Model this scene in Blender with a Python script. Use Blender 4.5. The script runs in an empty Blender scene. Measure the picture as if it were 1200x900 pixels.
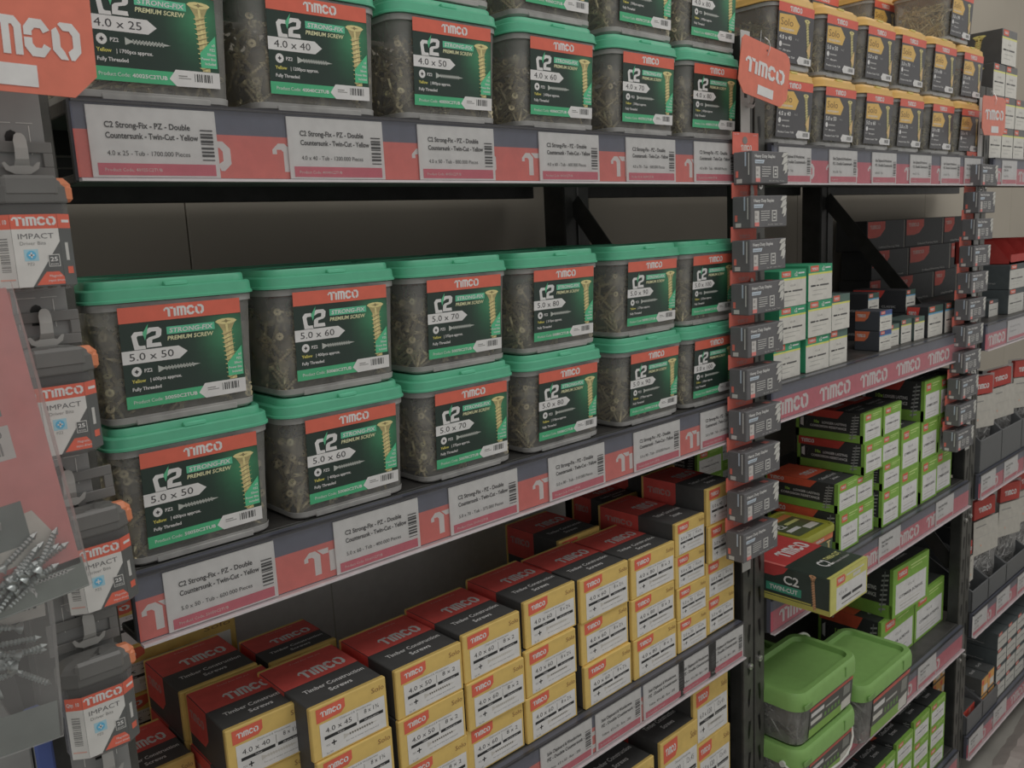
import bpy, math, random
from mathutils import Matrix, Vector

# ------------------------------------------------------------------ camera
SC = bpy.context.scene
cam_d = bpy.data.cameras.new('camera')
cam = bpy.data.objects.new('camera', cam_d)
SC.collection.objects.link(cam)
SC.camera = cam
CR = Vector((0.73238536, -0.67908798, -0.04950958))
CU = Vector((0.15208756, 0.09228086, 0.9840496))
CF = Vector((0.66368747, 0.72823332, -0.17086598))
CP = Vector((-0.23804504, -0.79027655, 0.0))
m = Matrix.Identity(4)
for i in range(3):
    m[i][0] = CR[i]; m[i][1] = CU[i]; m[i][2] = -CF[i]; m[i][3] = CP[i]
cam.matrix_world = m
cam_d.sensor_width = 36.0
cam_d.lens = 1002.5 * 36.0 / 1200.0
cam_d.clip_start = 0.02
cam_d.dof.use_dof = True
cam_d.dof.focus_distance = 1.02
cam_d.dof.aperture_fstop = 20.0

# ------------------------------------------------------------------ world, lights, exposure
W = bpy.data.worlds.new('store_ambient')
SC.world = W
W.use_nodes = True
W.node_tree.nodes['Background'].inputs[0].default_value = (1.0, 0.97, 0.92, 1)
W.node_tree.nodes['Background'].inputs[1].default_value = 0.36


def area(name, loc, rot, sx, sy, power, col=(1, 0.97, 0.92)):
    l = bpy.data.lights.new(name, 'AREA')
    l.shape = 'RECTANGLE'; l.size = sx; l.size_y = sy; l.energy = power; l.color = col
    o = bpy.data.objects.new(name, l)
    SC.collection.objects.link(o)
    o.location = loc; o.rotation_euler = rot
    return o


area('ceiling_panel_light', (0.6, -1.0, 1.5), (math.radians(28), 0, 0), 2.6, 0.7, 10)
area('ceiling_panel_light', (3.4, -1.0, 1.5), (math.radians(28), 0, 0), 2.2, 0.7, 9)
SC.view_settings.view_transform = 'Standard'
SC.view_settings.look = 'None'
SC.view_settings.gamma = 1.0
SC.view_settings.exposure = 0.07

# ------------------------------------------------------------------ colour and materials
def lin(c):
    c /= 255.0
    return c / 12.92 if c <= 0.04045 else ((c + 0.055) / 1.055) ** 2.4


def A(r, g, b, k=0.40):
    q = [lin(v) / k for v in (r, g, b)]
    l = 0.3 * q[0] + 0.6 * q[1] + 0.1 * q[2]
    return tuple(min(0.84, 0.90 * v + 0.10 * l) for v in q)


WHITE = A(163, 162, 157); BLACK = A(36, 37, 38); DARK = A(46, 47, 48)
RED = A(150, 54, 48); ORED = A(164, 70, 52); CORAL = A(160, 78, 72); YEL = A(172, 134, 68)
GRN = A(56, 128, 100); GLBL = A(36, 124, 86); NAVY = A(70, 74, 88); GOLD = A(150, 138, 92)
LIME = A(92, 128, 44); LIMED = A(88, 122, 60); GREY = A(98, 98, 97); BLUE = A(104, 150, 180)
ORANGE = A(190, 126, 52); PINK = A(150, 68, 82); TEXT = A(42, 42, 44); OFFW = A(150, 149, 144)
MATS = {}


def mat(name, rough=0.5, spec=0.4, metal=0.0, noise=0.06, nscale=60, coat=0.0, bump=0.0, bscale=200, base=None):
    mt = bpy.data.materials.new(name)
    mt.use_nodes = True
    nt = mt.node_tree; N = nt.nodes; L = nt.links
    p = N['Principled BSDF']
    at = N.new('ShaderNodeAttribute'); at.attribute_name = 'Col'
    no = N.new('ShaderNodeTexNoise'); no.inputs['Scale'].default_value = nscale; no.inputs['Detail'].default_value = 3
    tc = N.new('ShaderNodeTexCoord')
    L.new(tc.outputs['Object'], no.inputs['Vector'])
    mr = N.new('ShaderNodeMapRange')
    mr.inputs[1].default_value = 0.3; mr.inputs[2].default_value = 0.7
    mr.inputs[3].default_value = 1 - noise; mr.inputs[4].default_value = 1 + noise
    L.new(no.outputs[0], mr.inputs[0])
    mx = N.new('ShaderNodeVectorMath'); mx.operation = 'SCALE'
    L.new(at.outputs['Color'], mx.inputs[0]); L.new(mr.outputs[0], mx.inputs['Scale'])
    L.new(mx.outputs[0], p.inputs['Base Color'])
    p.inputs['Roughness'].default_value = rough
    p.inputs['Specular IOR Level'].default_value = spec
    p.inputs['Metallic'].default_value = metal
    p.inputs['Coat Weight'].default_value = coat
    p.inputs['Coat Roughness'].default_value = 0.15
    if bump:
        bn = N.new('ShaderNodeTexNoise'); bn.inputs['Scale'].default_value = bscale
        L.new(tc.outputs['Object'], bn.inputs['Vector'])
        bu = N.new('ShaderNodeBump'); bu.inputs['Strength'].default_value = bump; bu.inputs['Distance'].default_value = 0.001
        L.new(bn.outputs[0], bu.inputs['Height']); L.new(bu.outputs[0], p.inputs['Normal'])
    MATS[name] = mt
    return mt


mat('card', 0.55, 0.3)
mat('gloss_print', 0.32, 0.5, coat=0.15)
mat('matte_paper', 0.75, 0.15)
mat('plastic', 0.38, 0.5, noise=0.04)
mat('steel_black', 0.42, 0.5, noise=0.25, nscale=30, bump=0.3, bscale=300)
mat('brass', 0.34, 0.5, metal=0.5, noise=0.2, nscale=150)
mat('zinc', 0.28, 0.5, metal=0.85, noise=0.1)
mat('wall_paint', 0.8, 0.1, noise=0.05, nscale=3)
mat('concrete', 0.6, 0.3, noise=0.16, nscale=5, bump=0.4, bscale=40)


def clear(name, fac, tint=(0.9, 0.9, 0.9), body=(0.6, 0.6, 0.6), rough=0.2, scale=40):
    mt = bpy.data.materials.new(name); mt.use_nodes = True
    nt = mt.node_tree; N = nt.nodes; L = nt.links
    p = N['Principled BSDF']; out = N['Material Output']
    p.inputs['Base Color'].default_value = (*body, 1); p.inputs['Roughness'].default_value = rough
    p.inputs['Specular IOR Level'].default_value = 0.7
    tr = N.new('ShaderNodeBsdfTransparent'); tr.inputs[0].default_value = (*tint, 1)
    no = N.new('ShaderNodeTexNoise'); no.inputs['Scale'].default_value = scale
    tc = N.new('ShaderNodeTexCoord'); L.new(tc.outputs['Object'], no.inputs['Vector'])
    lw = N.new('ShaderNodeLayerWeight'); lw.inputs['Blend'].default_value = 0.35
    m1 = N.new('ShaderNodeMath'); m1.operation = 'MULTIPLY_ADD'
    L.new(no.outputs[0], m1.inputs[0]); m1.inputs[1].default_value = fac; m1.inputs[2].default_value = fac * 0.5
    m2 = N.new('ShaderNodeMath'); m2.operation = 'MULTIPLY_ADD'; m2.use_clamp = True
    L.new(lw.outputs['Fresnel'], m2.inputs[0]); m2.inputs[1].default_value = 0.45; L.new(m1.outputs[0], m2.inputs[2])
    mx = N.new('ShaderNodeMixShader')
    L.new(m2.outputs[0], mx.inputs[0]); L.new(tr.outputs[0], mx.inputs[1]); L.new(p.outputs[0], mx.inputs[2])
    L.new(mx.outputs[0], out.inputs[0])
    MATS[name] = mt


clear('clear_tub', 0.30, (0.98, 0.98, 0.97), (0.62, 0.62, 0.60), 0.28)
clear('bag_film', 0.15, (0.95, 0.95, 0.95), (0.80, 0.80, 0.80), 0.2, 25)
clear('milky_rim', 0.8, (0.9, 0.9, 0.9), (0.46, 0.46, 0.45), 0.35)
clear('clear_film', 0.12, (0.92, 0.92, 0.92), (0.7, 0.7, 0.7), 0.12, 25)
clear('clear_cover', 0.05, (0.97, 0.97, 0.97), (0.8, 0.8, 0.8), 0.12, 8)

# ------------------------------------------------------------------ text glyph cache
TX = {}


def glyphs(s, bold, res):
    k = (s, bold, res)
    if k not in TX:
        cu = bpy.data.curves.new('t', 'FONT'); cu.body = s; cu.size = 1; cu.resolution_u = res
        cu.offset = 0.022 if bold else 0.0
        ob = bpy.data.objects.new('t', cu)
        me = bpy.data.meshes.new_from_object(ob)
        vs = [(v.co.x, v.co.y) for v in me.vertices]
        fs = [tuple(p.vertices) for p in me.polygons]
        # drop faces facing down
        out = []
        for f in fs:
            a, b, c = vs[f[0]], vs[f[1]], vs[f[2]]
            ar = (b[0] - a[0]) * (c[1] - a[1]) - (b[1] - a[1]) * (c[0] - a[0])
            out.append(f if ar > 0 else tuple(reversed(f)))
        xs = [v[0] for v in vs] or [0, 1]
        TX[k] = (vs, out, min(xs), max(xs))
        bpy.data.meshes.remove(me); bpy.data.objects.remove(ob); bpy.data.curves.remove(cu)
    return TX[k]


LOGO = [  # stencil word mark, height 1
    (0.00, [(0, .62), (0, .78), (.22, 1), (.46, 1), (.66, .80), (.66, 0), (.40, 0), (.40, .70), (.32, .78), (.16, .78), (.16, .62)]),
    (0.00, [(.54, 1), (1.0, 1), (1.0, .78), (.76, .78)]),
    (1.02, [(0, 0), (.25, 0), (.25, .86), (0, .86)]),
    (1.36, [(0, 0), (.24, 0), (.24, .78), (.38, .78), (.38, 0), (.62, 0), (.62, .78), (.70, .78), (.76, .70), (.76, 0), (1.0, 0), (1.0, .80), (.80, 1), (0, 1)]),
    (2.42, [(0, .55), (.26, .55), (.26, .66), (.36, .76), (.54, .76), (.62, .64), (.84, .74), (.60, 1), (.22, 1), (0, .76)]),
    (2.42, [(0, .49), (0, .24), (.22, 0), (.60, 0), (.84, .26), (.62, .36), (.54, .24), (.36, .24), (.26, .34), (.26, .49)]),
    (3.32, [(0, .76), (0, .24), (.24, 0), (.50, 0), (.38, .22), (.26, .34), (.26, .66), (.16, .86)]),
    (3.32, [(.22, .94), (.30, 1), (.70, 1), (.94, .76), (.94, .24), (.70, 0), (.58, 0), (.50, .22), (.68, .34), (.68, .66), (.58, .78), (.38, .78)]),
]
LOGOW = 4.26


class G:
    """collects coloured faces; pos is in local space of the part"""
    def __init__(s):
        s.v = []; s.f = []; s.c = []; s.sm = []

    def face(s, pts, col, smooth=False):
        n = len(s.v); s.v += [tuple(p) for p in pts]; s.f.append(tuple(range(n, n + len(pts))))
        s.c.append(col); s.sm.append(smooth)

    def box(s, x0, x1, y0, y1, z0, z1, col, c=0.0, cols=None):
        # chamfered box; cols maps 'x-','x+','y-','y+','z-','z+' to colours
        cols = cols or {}
        c = min(c, (x1 - x0) * .45, (y1 - y0) * .45, (z1 - z0) * .45)
        n = len(s.v)
        X = (x0, x1); Y = (y0, y1); Z = (z0, z1)
        sg = (1, -1)
        if c <= 0:
            for i in range(2):
                for j in range(2):
                    for k in range(2):
                        s.v.append((X[i], Y[j], Z[k]))
            ix = lambda i, j, k: n + i * 4 + j * 2 + k
            fs = [('x-', (ix(0, 0, 0), ix(0, 0, 1), ix(0, 1, 1), ix(0, 1, 0))), ('x+', (ix(1, 0, 0), ix(1, 1, 0), ix(1, 1, 1), ix(1, 0, 1))),
                  ('y-', (ix(0, 0, 0), ix(1, 0, 0), ix(1, 0, 1), ix(0, 0, 1))), ('y+', (ix(0, 1, 0), ix(0, 1, 1), ix(1, 1, 1), ix(1, 1, 0))),
                  ('z-', (ix(0, 0, 0), ix(0, 1, 0), ix(1, 1, 0), ix(1, 0, 0))), ('z+', (ix(0, 0, 1), ix(1, 0, 1), ix(1, 1, 1), ix(0, 1, 1)))]
            for k, f in fs:
                s.f.append(f); s.c.append(cols.get(k, col)); s.sm.append(False)
            return
        V = {}
        for i in range(2):
            for j in range(2):
                for k in range(2):
                    for ax in range(3):
                        p = [X[i] + (0 if ax == 0 else sg[i] * c), Y[j] + (0 if ax == 1 else sg[j] * c), Z[k] + (0 if ax == 2 else sg[k] * c)]
                        V[(i, j, k, ax)] = len(s.v); s.v.append(tuple(p))

        def add(f, key, want):
            a, b, d = (Vector(s.v[f[0]]), Vector(s.v[f[1]]), Vector(s.v[f[2]]))
            nn = (b - a).cross(d - a)
            if nn.dot(Vector(want)) < 0: f = tuple(reversed(f))
            s.f.append(tuple(f)); s.c.append(cols.get(key, col)); s.sm.append(False)
        names = ('x', 'y', 'z')
        for ax in range(3):
            for q in range(2):
                cy = [(0, 0), (1, 0), (1, 1), (0, 1)]
                f = []
                for a, b in cy:
                    t = [a, b]; t.insert(ax, q); f.append(V[(t[0], t[1], t[2], ax)])
                w = [0, 0, 0]; w[ax] = 1 if q else -1
                add(tuple(f), names[ax] + ('+' if q else '-'), w)
        for ax in range(3):  # edges parallel to ax
            o = [a for a in range(3) if a != ax]
            for a in range(2):
                for b in range(2):
                    t0 = [0, 0, 0]; t0[o[0]] = a; t0[o[1]] = b; t1 = list(t0); t1[ax] = 1
                    f = (V[(*t0, o[0])], V[(*t1, o[0])], V[(*t1, o[1])], V[(*t0, o[1])])
                    w = [0, 0, 0]; w[o[0]] = 1 if a else -1; w[o[1]] = 1 if b else -1
                    add(f, 'e' + names[ax], w)
        for i in range(2):
            for j in range(2):
                for k in range(2):
                    add((V[(i, j, k, 0)], V[(i, j, k, 1)], V[(i, j, k, 2)]), 'c', (1 if i else -1, 1 if j else -1, 1 if k else -1))

    def loft(s, loops, cols, cap0=False, cap1=True, smooth=True, closed=True):
        base = len(s.v); n = len(loops[0])
        for lp in loops: s.v += [tuple(p) for p in lp]
        for i in range(len(loops) - 1):
            col = cols[i] if isinstance(cols, list) else cols
            for j in range(n if closed else n - 1):
                a = base + i * n + j; b = base + i * n + (j + 1) % n
                s.f.append((a, b, b + n, a + n)); s.c.append(col); s.sm.append(smooth)
        if cap0: s.f.append(tuple(reversed(range(base, base + n)))); s.c.append(cols[0] if isinstance(cols, list) else cols); s.sm.append(False)
        if cap1:
            e = base + (len(loops) - 1) * n
            s.f.append(tuple(range(e, e + n))); s.c.append(cols[-1] if isinstance(cols, list) else cols); s.sm.append(False)

    def tube(s, pts, rads, col, n=8, cap=True, smooth=True):
        loops = []
        pts = [Vector(p) for p in pts]
        t = (pts[-1] - pts[0]).normalized() if (pts[-1] - pts[0]).length > 1e-9 else Vector((0, 0, 1))
        up = Vector((0, 0, 1)) if abs(t.z) < .9 else Vector((1, 0, 0))
        for i, p in enumerate(pts):
            if len(pts) > 2:
                t = (pts[min(i + 1, len(pts) - 1)] - pts[max(i - 1, 0)]).normalized()
            a = t.cross(up).normalized(); b = t.cross(a).normalized()
            r = rads[i] if isinstance(rads, (list, tuple)) else rads
            loops.append([p + (a * math.cos(2 * math.pi * k / n) - b * math.sin(2 * math.pi * k / n)) * r for k in range(n)])
        s.loft(loops, col, cap, cap, smooth)

    # ---- flat print on a plane
    def plane(s, o, ux, uy, w=1.0, h=1.0):
        s.o = Vector(o); s.ux = Vector(ux).normalized(); s.uy = Vector(uy).normalized()
        s.n = s.ux.cross(s.uy).normalized(); s.W = w; s.H = h; s.base = 0.0003
        return s

    def P(s, u, v, L):
        return s.o + s.ux * (u * s.W) + s.uy * (v * s.H) + s.n * (s.base + L * 0.00013)

    def poly(s, pts, col, L=0):
        ar = sum(pts[i][0] * pts[(i + 1) % len(pts)][1] - pts[(i + 1) % len(pts)][0] * pts[i][1] for i in range(len(pts)))
        if ar < 0: pts = list(reversed(pts))
        s.face([s.P(u, v, L) for u, v in pts], col)

    def rect(s, u0, v0, u1, v1, col, L=0):
        s.poly([(u0, v0), (u1, v0), (u1, v1), (u0, v1)], col, L)

    def disc(s, u, v, r, col, L=0, n=14, sq=1.0):
        s.poly([(u + r * math.cos(2 * math.pi * k / n) * (1 / s.W) * sq, v + r * math.sin(2 * math.pi * k / n) / s.H) for k in range(n)], col, L)

    def text(s, t, u, v, h, col, L=1, w=None, bold=False, res=2, al='l', shear=0.0, maxw=None):
        """h: cap height, w: total width (both fractions); u,v: lower left (or centre / right)"""
        vs, fs, x0, x1 = glyphs(t, bold, res)
        sc = h * s.H / 0.72
        sx = sc if w is None else w * s.W / (x1 - x0)
        if maxw and (x1 - x0) * sx > maxw * s.W: sx = maxw * s.W / (x1 - x0)
        wid = (x1 - x0) * sx
        ox = u * s.W - (0 if al == 'l' else wid / 2 if al == 'c' else wid)
        b = len(s.v)
        z = s.n * (s.base + L * 0.00013)
        for x, y in vs:
            s.v.append(tuple(s.o + s.ux * (ox + (x - x0) * sx + shear * y * sc) + s.uy * (v * s.H + y * sc) + z))
        for f in fs:
            s.f.append(tuple(b + i for i in f)); s.c.append(col); s.sm.append(False)

    def logo(s, u, v, w, h, col, L=1):
        for ox, pts in LOGO:
            s.poly([(u + (ox + x) / LOGOW * w, v + y * h) for x, y in pts], col, L)

    def bars(s, u0, v0, u1, v1, col, L=1, n=9, vert=True, seed=1):
        r = random.Random(seed)
        ws = [r.uniform(.4, 1.5) for _ in range(n * 2)]
        t = sum(ws); p = 0
        for i, q in enumerate(ws):
            a, b = p / t, (p + q) / t; p += q
            if i % 2: continue
            if vert: s.rect(u0 + (u1 - u0) * a, v0, u0 + (u1 - u0) * b, v1, col, L)
            else: s.rect(u0, v0 + (v1 - v0) * a, u1, v0 + (v1 - v0) * b, col, L)

    def screw_art(s, u, v0, v1, wid, lean=0.0, L=2, gold=(GOLD, None, None)):
        """printed screw standing upright, tip down; wid = head width"""
        g = gold[0]; dk = tuple(x * .45 for x in g); lt = tuple(min(.9, x * 1.25) for x in g)
        H = v1 - v0
        X = lambda x, y: (u + x * wid + lean * (y - 1), v0 + y * H)
        s.poly([X(-.5, .955), X(-.38, .985), X(-.15, 1), X(.15, 1), X(.38, .985), X(.5, .955), X(.38, .925), X(.15, .905), X(-.15, .905), X(-.38, .925)], lt, L + 1)
        s.poly([X(-.5, .955), X(-.36, .91), X(-.2, .80), X(.2, .80), X(.36, .91), X(.5, .955)], tuple(q * .7 for q in g), L)
        s.poly([X(-.24, .955), X(-.07, .962), X(0, .985), X(.07, .962), X(.24, .955), X(.07, .946), X(0, .925), X(-.07, .946)], dk, L + 2)
        s.poly([X(-.20, .84), X(.20, .84), X(.17, 0), X(-.17, 0)], g, L)
        s.poly([X(-.05, .9), X(.05, .9), X(.05, 0), X(-.03, 0)], lt, L + 1)
        n = 11
        for i in range(n):
            y = .78 - i * .78 / n
            s.poly([X(-.30, y - .022), X(.30, y + .022), X(.18, y + .002), X(-.18, y - .042)], lt if i % 2 else g, L + 2)
            s.poly([X(-.18, y - .042), X(.18, y + .002), X(.17, y - .014), X(-.17, y - .056)], dk, L + 2)

    def small_screw(s, u0, u1, v, h, col, L=2):
        n = 10; w = u1 - u0
        s.poly([(u0, v + h), (u0 + .12 * w, v + h * .35), (u0 + .12 * w, v - h * .35), (u0, v - h)], col, L)
        s.poly([(u0 + .12 * w, v + h * .3), (u0 + .85 * w, v + h * .3), (u1, v), (u0 + .85 * w, v - h * .3), (u0 + .12 * w, v - h * .3)], col, L)
        for i in range(n):
            x = u0 + (.16 + .07 * i) * w
            s.poly([(x, v + h * .6), (x + .03 * w, v + h * .6), (x + .05 * w, v - h * .6), (x + .02 * w, v - h * .6)], col, L)

    def grad(s, u0, v0, u1, v1, fn, L=0, nu=10, nv=8):
        for i in range(nu):
            for j in range(nv):
                a, b = u0 + (u1 - u0) * i / nu, u0 + (u1 - u0) * (i + 1) / nu
                c, d = v0 + (v1 - v0) * j / nv, v0 + (v1 - v0) * (j + 1) / nv
                q = [(a, c), (b, c), (b, d), (a, d)]
                s.face([s.P(x, y, L) for x, y in q], [fn((x - u0) / (u1 - u0), (y - v0) / (v1 - v0)) for x, y in q])

    def mesh(s, name, mt, sharp=0.7):
        me = bpy.data.meshes.new(name)
        me.from_pydata(s.v, [], s.f)
        at = me.color_attributes.new('Col', 'FLOAT_COLOR', 'CORNER')
        buf = []
        for f, c in zip(s.f, s.c):
            if isinstance(c, list):
                for q in c: buf += [q[0], q[1], q[2], 1.0]
            else:
                buf += [c[0], c[1], c[2], 1.0] * len(f)
        at.data.foreach_set('color', buf)
        me.polygons.foreach_set('use_smooth', s.sm)
        if any(s.sm): me.set_sharp_from_angle(angle=sharp)
        me.materials.append(MATS[mt])
        me.update()
        return me


CACHE = {}


def part(name, key, fn, mt, parent=None, loc=(0, 0, 0), rot=None, kind=None, label=None):
    """object with mesh cached under key; fn() returns a G"""
    if key is None or key not in CACHE:
        me = fn().mesh(name, mt)
        if key is not None: CACHE[key] = me
    else:
        me = CACHE[key]
    o = bpy.data.objects.new(name, me)
    SC.collection.objects.link(o)
    o.location = loc
    if rot: o.rotation_euler = rot
    if parent: o.parent = parent
    if kind: o['kind'] = kind
    if label: o['label'] = label
    return o


def thing(name, label, cat, loc=(0, 0, 0), rot=(0, 0, 0), group=None):
    o = bpy.data.objects.new(name, None)
    o.empty_display_size = 0.02
    SC.collection.objects.link(o)
    o.location = loc; o.rotation_euler = rot
    return tag(o, label, cat, group)


def tag(o, label, cat, group=None):
    o['label'] = label; o['category'] = cat
    if group: o['group'] = group
    return o


ORD = ['first', 'second', 'third', 'fourth', 'fifth', 'sixth', 'seventh', 'eighth', 'ninth', 'tenth', 'eleventh']

# ------------------------------------------------------------------ structure: wall, floor
def g_wall():
    g = G()
    for i in range(-2, 9):
        x0 = -0.62 + i * 0.94
        g.box(x0, x0 + 0.938, 0.56, 0.60, -1.6, 1.7, A(122, 117, 108), 0.001)
    return g


o = part('wall_back', None, g_wall, 'wall_paint'); o['kind'] = 'structure'


def g_floor():
    g = G(); g.box(-3, 8, -3.5, 0.56, -1.62, -1.6, A(112, 110, 105)); return g


o = part('floor', None, g_floor, 'concrete'); o['kind'] = 'structure'

def g_bp():
    g = G(); g.box(0.012, .992, 0, .004, -.67, -.372, A(168, 168, 160), .001); g.box(.43, .432, -.0006, 0, -.67, -.372, A(136, 136, 130)); return g


o = part('added_back_panel', None, g_bp, 'plastic', None, (0, .412, 0))  # added pale board in front of the wall, lightens the dark recess
tag(o, 'added grey panel to lighten the recess behind the red and yellow screw cartons', 'panel')

# ------------------------------------------------------------------ upright frames
BK = A(36, 37, 36)


def frame(xc, label, hasbrace=True, wid=0.054):
    t = thing('upright_frame', label, 'shelf frame', (xc, 0.012, -1.6), (0, 0, 0), 'black rack frames between the bays')
    H = 1.6 + 0.30
    def post():
        g = G()
        w = wid / 2
        for sgn in (-1, 1):   # two folded front flanges with a groove between
            a, b = sorted((sgn * 0.003, sgn * w))
            g.box(a, b, 0, 0.004, 0, H, A(54, 54, 51), 0.001)
            g.box(a if sgn < 0 else b - 0.004, a + 0.004 if sgn < 0 else b, 0.004, 0.030, 0, H, BK, 0.001)
        g.box(-0.004, 0.004, 0.003, 0.006, 0, H, A(16, 16, 17))
        return g
    fp = part('front_post', 'fpost%s' % wid, post, 'steel_black', t)
    part('back_post', 'bpost%s' % wid, lambda: _backpost(wid, H), 'steel_black', t, (0, 0.405, 0))
    def slots():
        g = G().plane((0, 0, 0), (1, 0, 0), (0, 0, 1))
        z = 0.03
        k = 0
        while z < H - 0.03:
            for sx in (-1, 1):
                x = sx * 0.017; q = sx
                g.poly([(x - q * .005, z + .017), (x + q * .002, z + .018), (x + q * .005, z - .004), (x + q * .003, z - .019), (x - q * .001, z - .012)], (0.003, 0.003, 0.003))
            z += 0.064; k += 1
        return g
    part('slots', 'slots%s' % wid, slots, 'steel_black', fp, kind='stuff', loc=(0, -0.0002, 0))
    def bolts():
        g = G()
        for z in (0.40, 0.80, 1.20, 1.66):
            for sx in (-1, 1):
                g.tube([(sx * 0.016, 0, z + sx * .002), (sx * 0.016, -0.004, z + sx * .002)], 0.006, A(150, 150, 148), 10)
                g.tube([(sx * 0.016, -0.004, z + sx * .002), (sx * 0.016, -0.0065, z + sx * .002)], 0.0024, A(120, 120, 118), 8)
        return g
    part('bolts', 'bolts', bolts, 'zinc', fp, kind='stuff')
    for k, (za, zb) in enumerate(((1.66, 1.36), (1.10, 0.80), (0.56, 0.26))):
        def br(za=za, zb=zb):
            g = G()
            p0 = Vector((0, 0.405, za)); p1 = Vector((0, 0.030, zb - .14))
            d = (p1 - p0).normalized(); nrm = Vector((0, -d.z, d.y)) * 0.019
            for x0, x1 in ((-0.012, -0.009), (-0.009, 0.012)):
                w = nrm if x0 < -0.01 else nrm * 0.15
                a = [p0 + w, p0 - w, p1 - w, p1 + w]
                lo = [(x0, q.y, q.z) for q in a]; hi = [(x1, q.y, q.z) for q in a]
                g.loft([hi, lo], BK, True, True, False)
            return g
        part('brace', 'brace%d' % k, br, 'steel_black', t)
    return t


def _backpost(wid, H):
    g = G(); w = wid / 2
    g.box(-w, w, 0, 0.004, 0, H, BK, 0.001)
    g.box(-w, -w + .004, .004, .06, 0, H, BK, 0.001)
    g.box(w - .004, w, .004, .06, 0, H, BK, 0.001)
    g.box(-0.002, 0.002, -0.003, 0, 0, H, A(60, 60, 60))
    return g


frame(-0.048, 'black slotted rack frame left of the green-lidded tubs', wid=0.072)
frame(1.065, 'black slotted rack frame between the two large bays', wid=0.070)
frame(2.108, 'black slotted rack frame right of the yellow-lidded tubs', wid=0.068)

# ------------------------------------------------------------------ shelves
SH = 0.0676


def shelf(x0, x1, ztop, label, first_logo, style='navy'):
    w = x1 - x0
    t = thing('shelf_level', label, 'shelf', (x0, 0, ztop))
    def deck():
        g = G()
        g.box(0.0, w, 0.014, 0.50, -0.012, 0, A(44, 43, 42), 0.001)
        for y in (0.12, 0.24, 0.36): g.box(0, w, y, y + .02, -0.035, -0.012, A(26, 26, 26))
        return g
    part('deck', None, deck, 'steel_black', t)
    def beam():
        g = G()
        g.box(0, w, 0.008, 0.014, -SH - .002, 0.0, BK, 0.001)
        g.box(0, w, 0.014, 0.05, -SH - .002, -SH + .006, BK, 0.001)
        g.box(0, w, 0.48, 0.50, -0.06, -0.012, BK, 0.001)
        return g
    part('beam', None, beam, 'steel_black', t)
    def rail():
        g = G()
        g.box(0, w, 0.0, 0.008, -SH, -0.0005, A(60, 62, 72))
        g.box(0, w, -0.0085, 0.0, -SH - .0015, -SH + .001, A(150, 145, 148))
        g.box(0, w, -0.004, 0.0, -0.0035, -0.0005, A(40, 40, 44))
        g.plane((0, 0, -SH), (1, 0, 0), (0, 0, 1), 1, SH)
        g.rect(0, .03, w, .62, CORAL if style == 'navy' else PINK, 0)
        g.rect(0, .62, w, .96, NAVY, 0)
        x = first_logo
        while x + .125 < w:
            g.logo(x, .13, .125, .40, WHITE, 1)
            x += .1685
        return g
    lr = part('label_rail', None, rail, 'gloss_print', t)
    def cover():
        g = G()
        g.face([(0, -.006, -SH), (w, -.006, -SH), (w, -.0045, -.002), (0, -.0045, -.002)], WHITE)
        return g
    part('clear_cover', None, cover, 'clear_cover', lr)
    return t


B1 = (0.0, 1.006); B2 = (1.101, 2.072); B3 = (2.143, 3.25)
ZB1 = [0.132, -0.289, -0.694, -1.105]
ZB2 = [0.132, -0.285, -0.686, -1.089, -1.455]
ZB3 = [0.132, -0.287, -0.688, -1.083, -1.452]
for i, z in enumerate(ZB1):
    shelf(*B1, z, 'black shelf with red price rail in left bay, %s from top' % ORD[i], (0.012, 0.004, 0.02, 0.01)[i])
for i, z in enumerate(ZB2):
    shelf(*B2, z, 'black shelf with red price rail in middle bay, %s from top' % ORD[i], (0.02, 0.006, 0.03, 0.02, 0.02)[i], 'pink')
for i, z in enumerate(ZB3):
    shelf(*B3, z, 'black shelf with red price rail in right bay, %s from top' % ORD[i], 0.02, 'pink')

# ------------------------------------------------------------------ price cards
def price_card(x, ztop, l1, l2, l3, label, w=0.113, mode='g', dz=0.0, full=False):
    def fn():
        g = G()
        h = 0.060
        g.box(0, w, -.0012, 0, 0, h, WHITE)
        g.plane((0, -.0012, 0), (1, 0, 0), (0, 0, 1), w, h)
        g.rect(.04, .03, .965, .20, PINK, 0)
        g.text(l3[1], .09, .085, .05, OFFW, 1, res=1)
        g.text(l1[0], .12, .70, .085, TEXT, 1, maxw=.66, bold=True, res=3)
        g.text(l1[1], .12, .55, .085, TEXT, 1, maxw=.72, bold=True, res=3)
        g.text(l3[0], .12, .31, .07, TEXT, 1, maxw=.64, res=3)
        if l2: g.bars(.86, .26, .965, .76, TEXT, 1, 9, False)
        return g
    o = part('price_card', ('card', l1, l2, l3, w), fn, 'gloss_print', None, (x, -.0015, ztop - SH + .002 + dz))
    return tag(o, label, 'price card')


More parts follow.
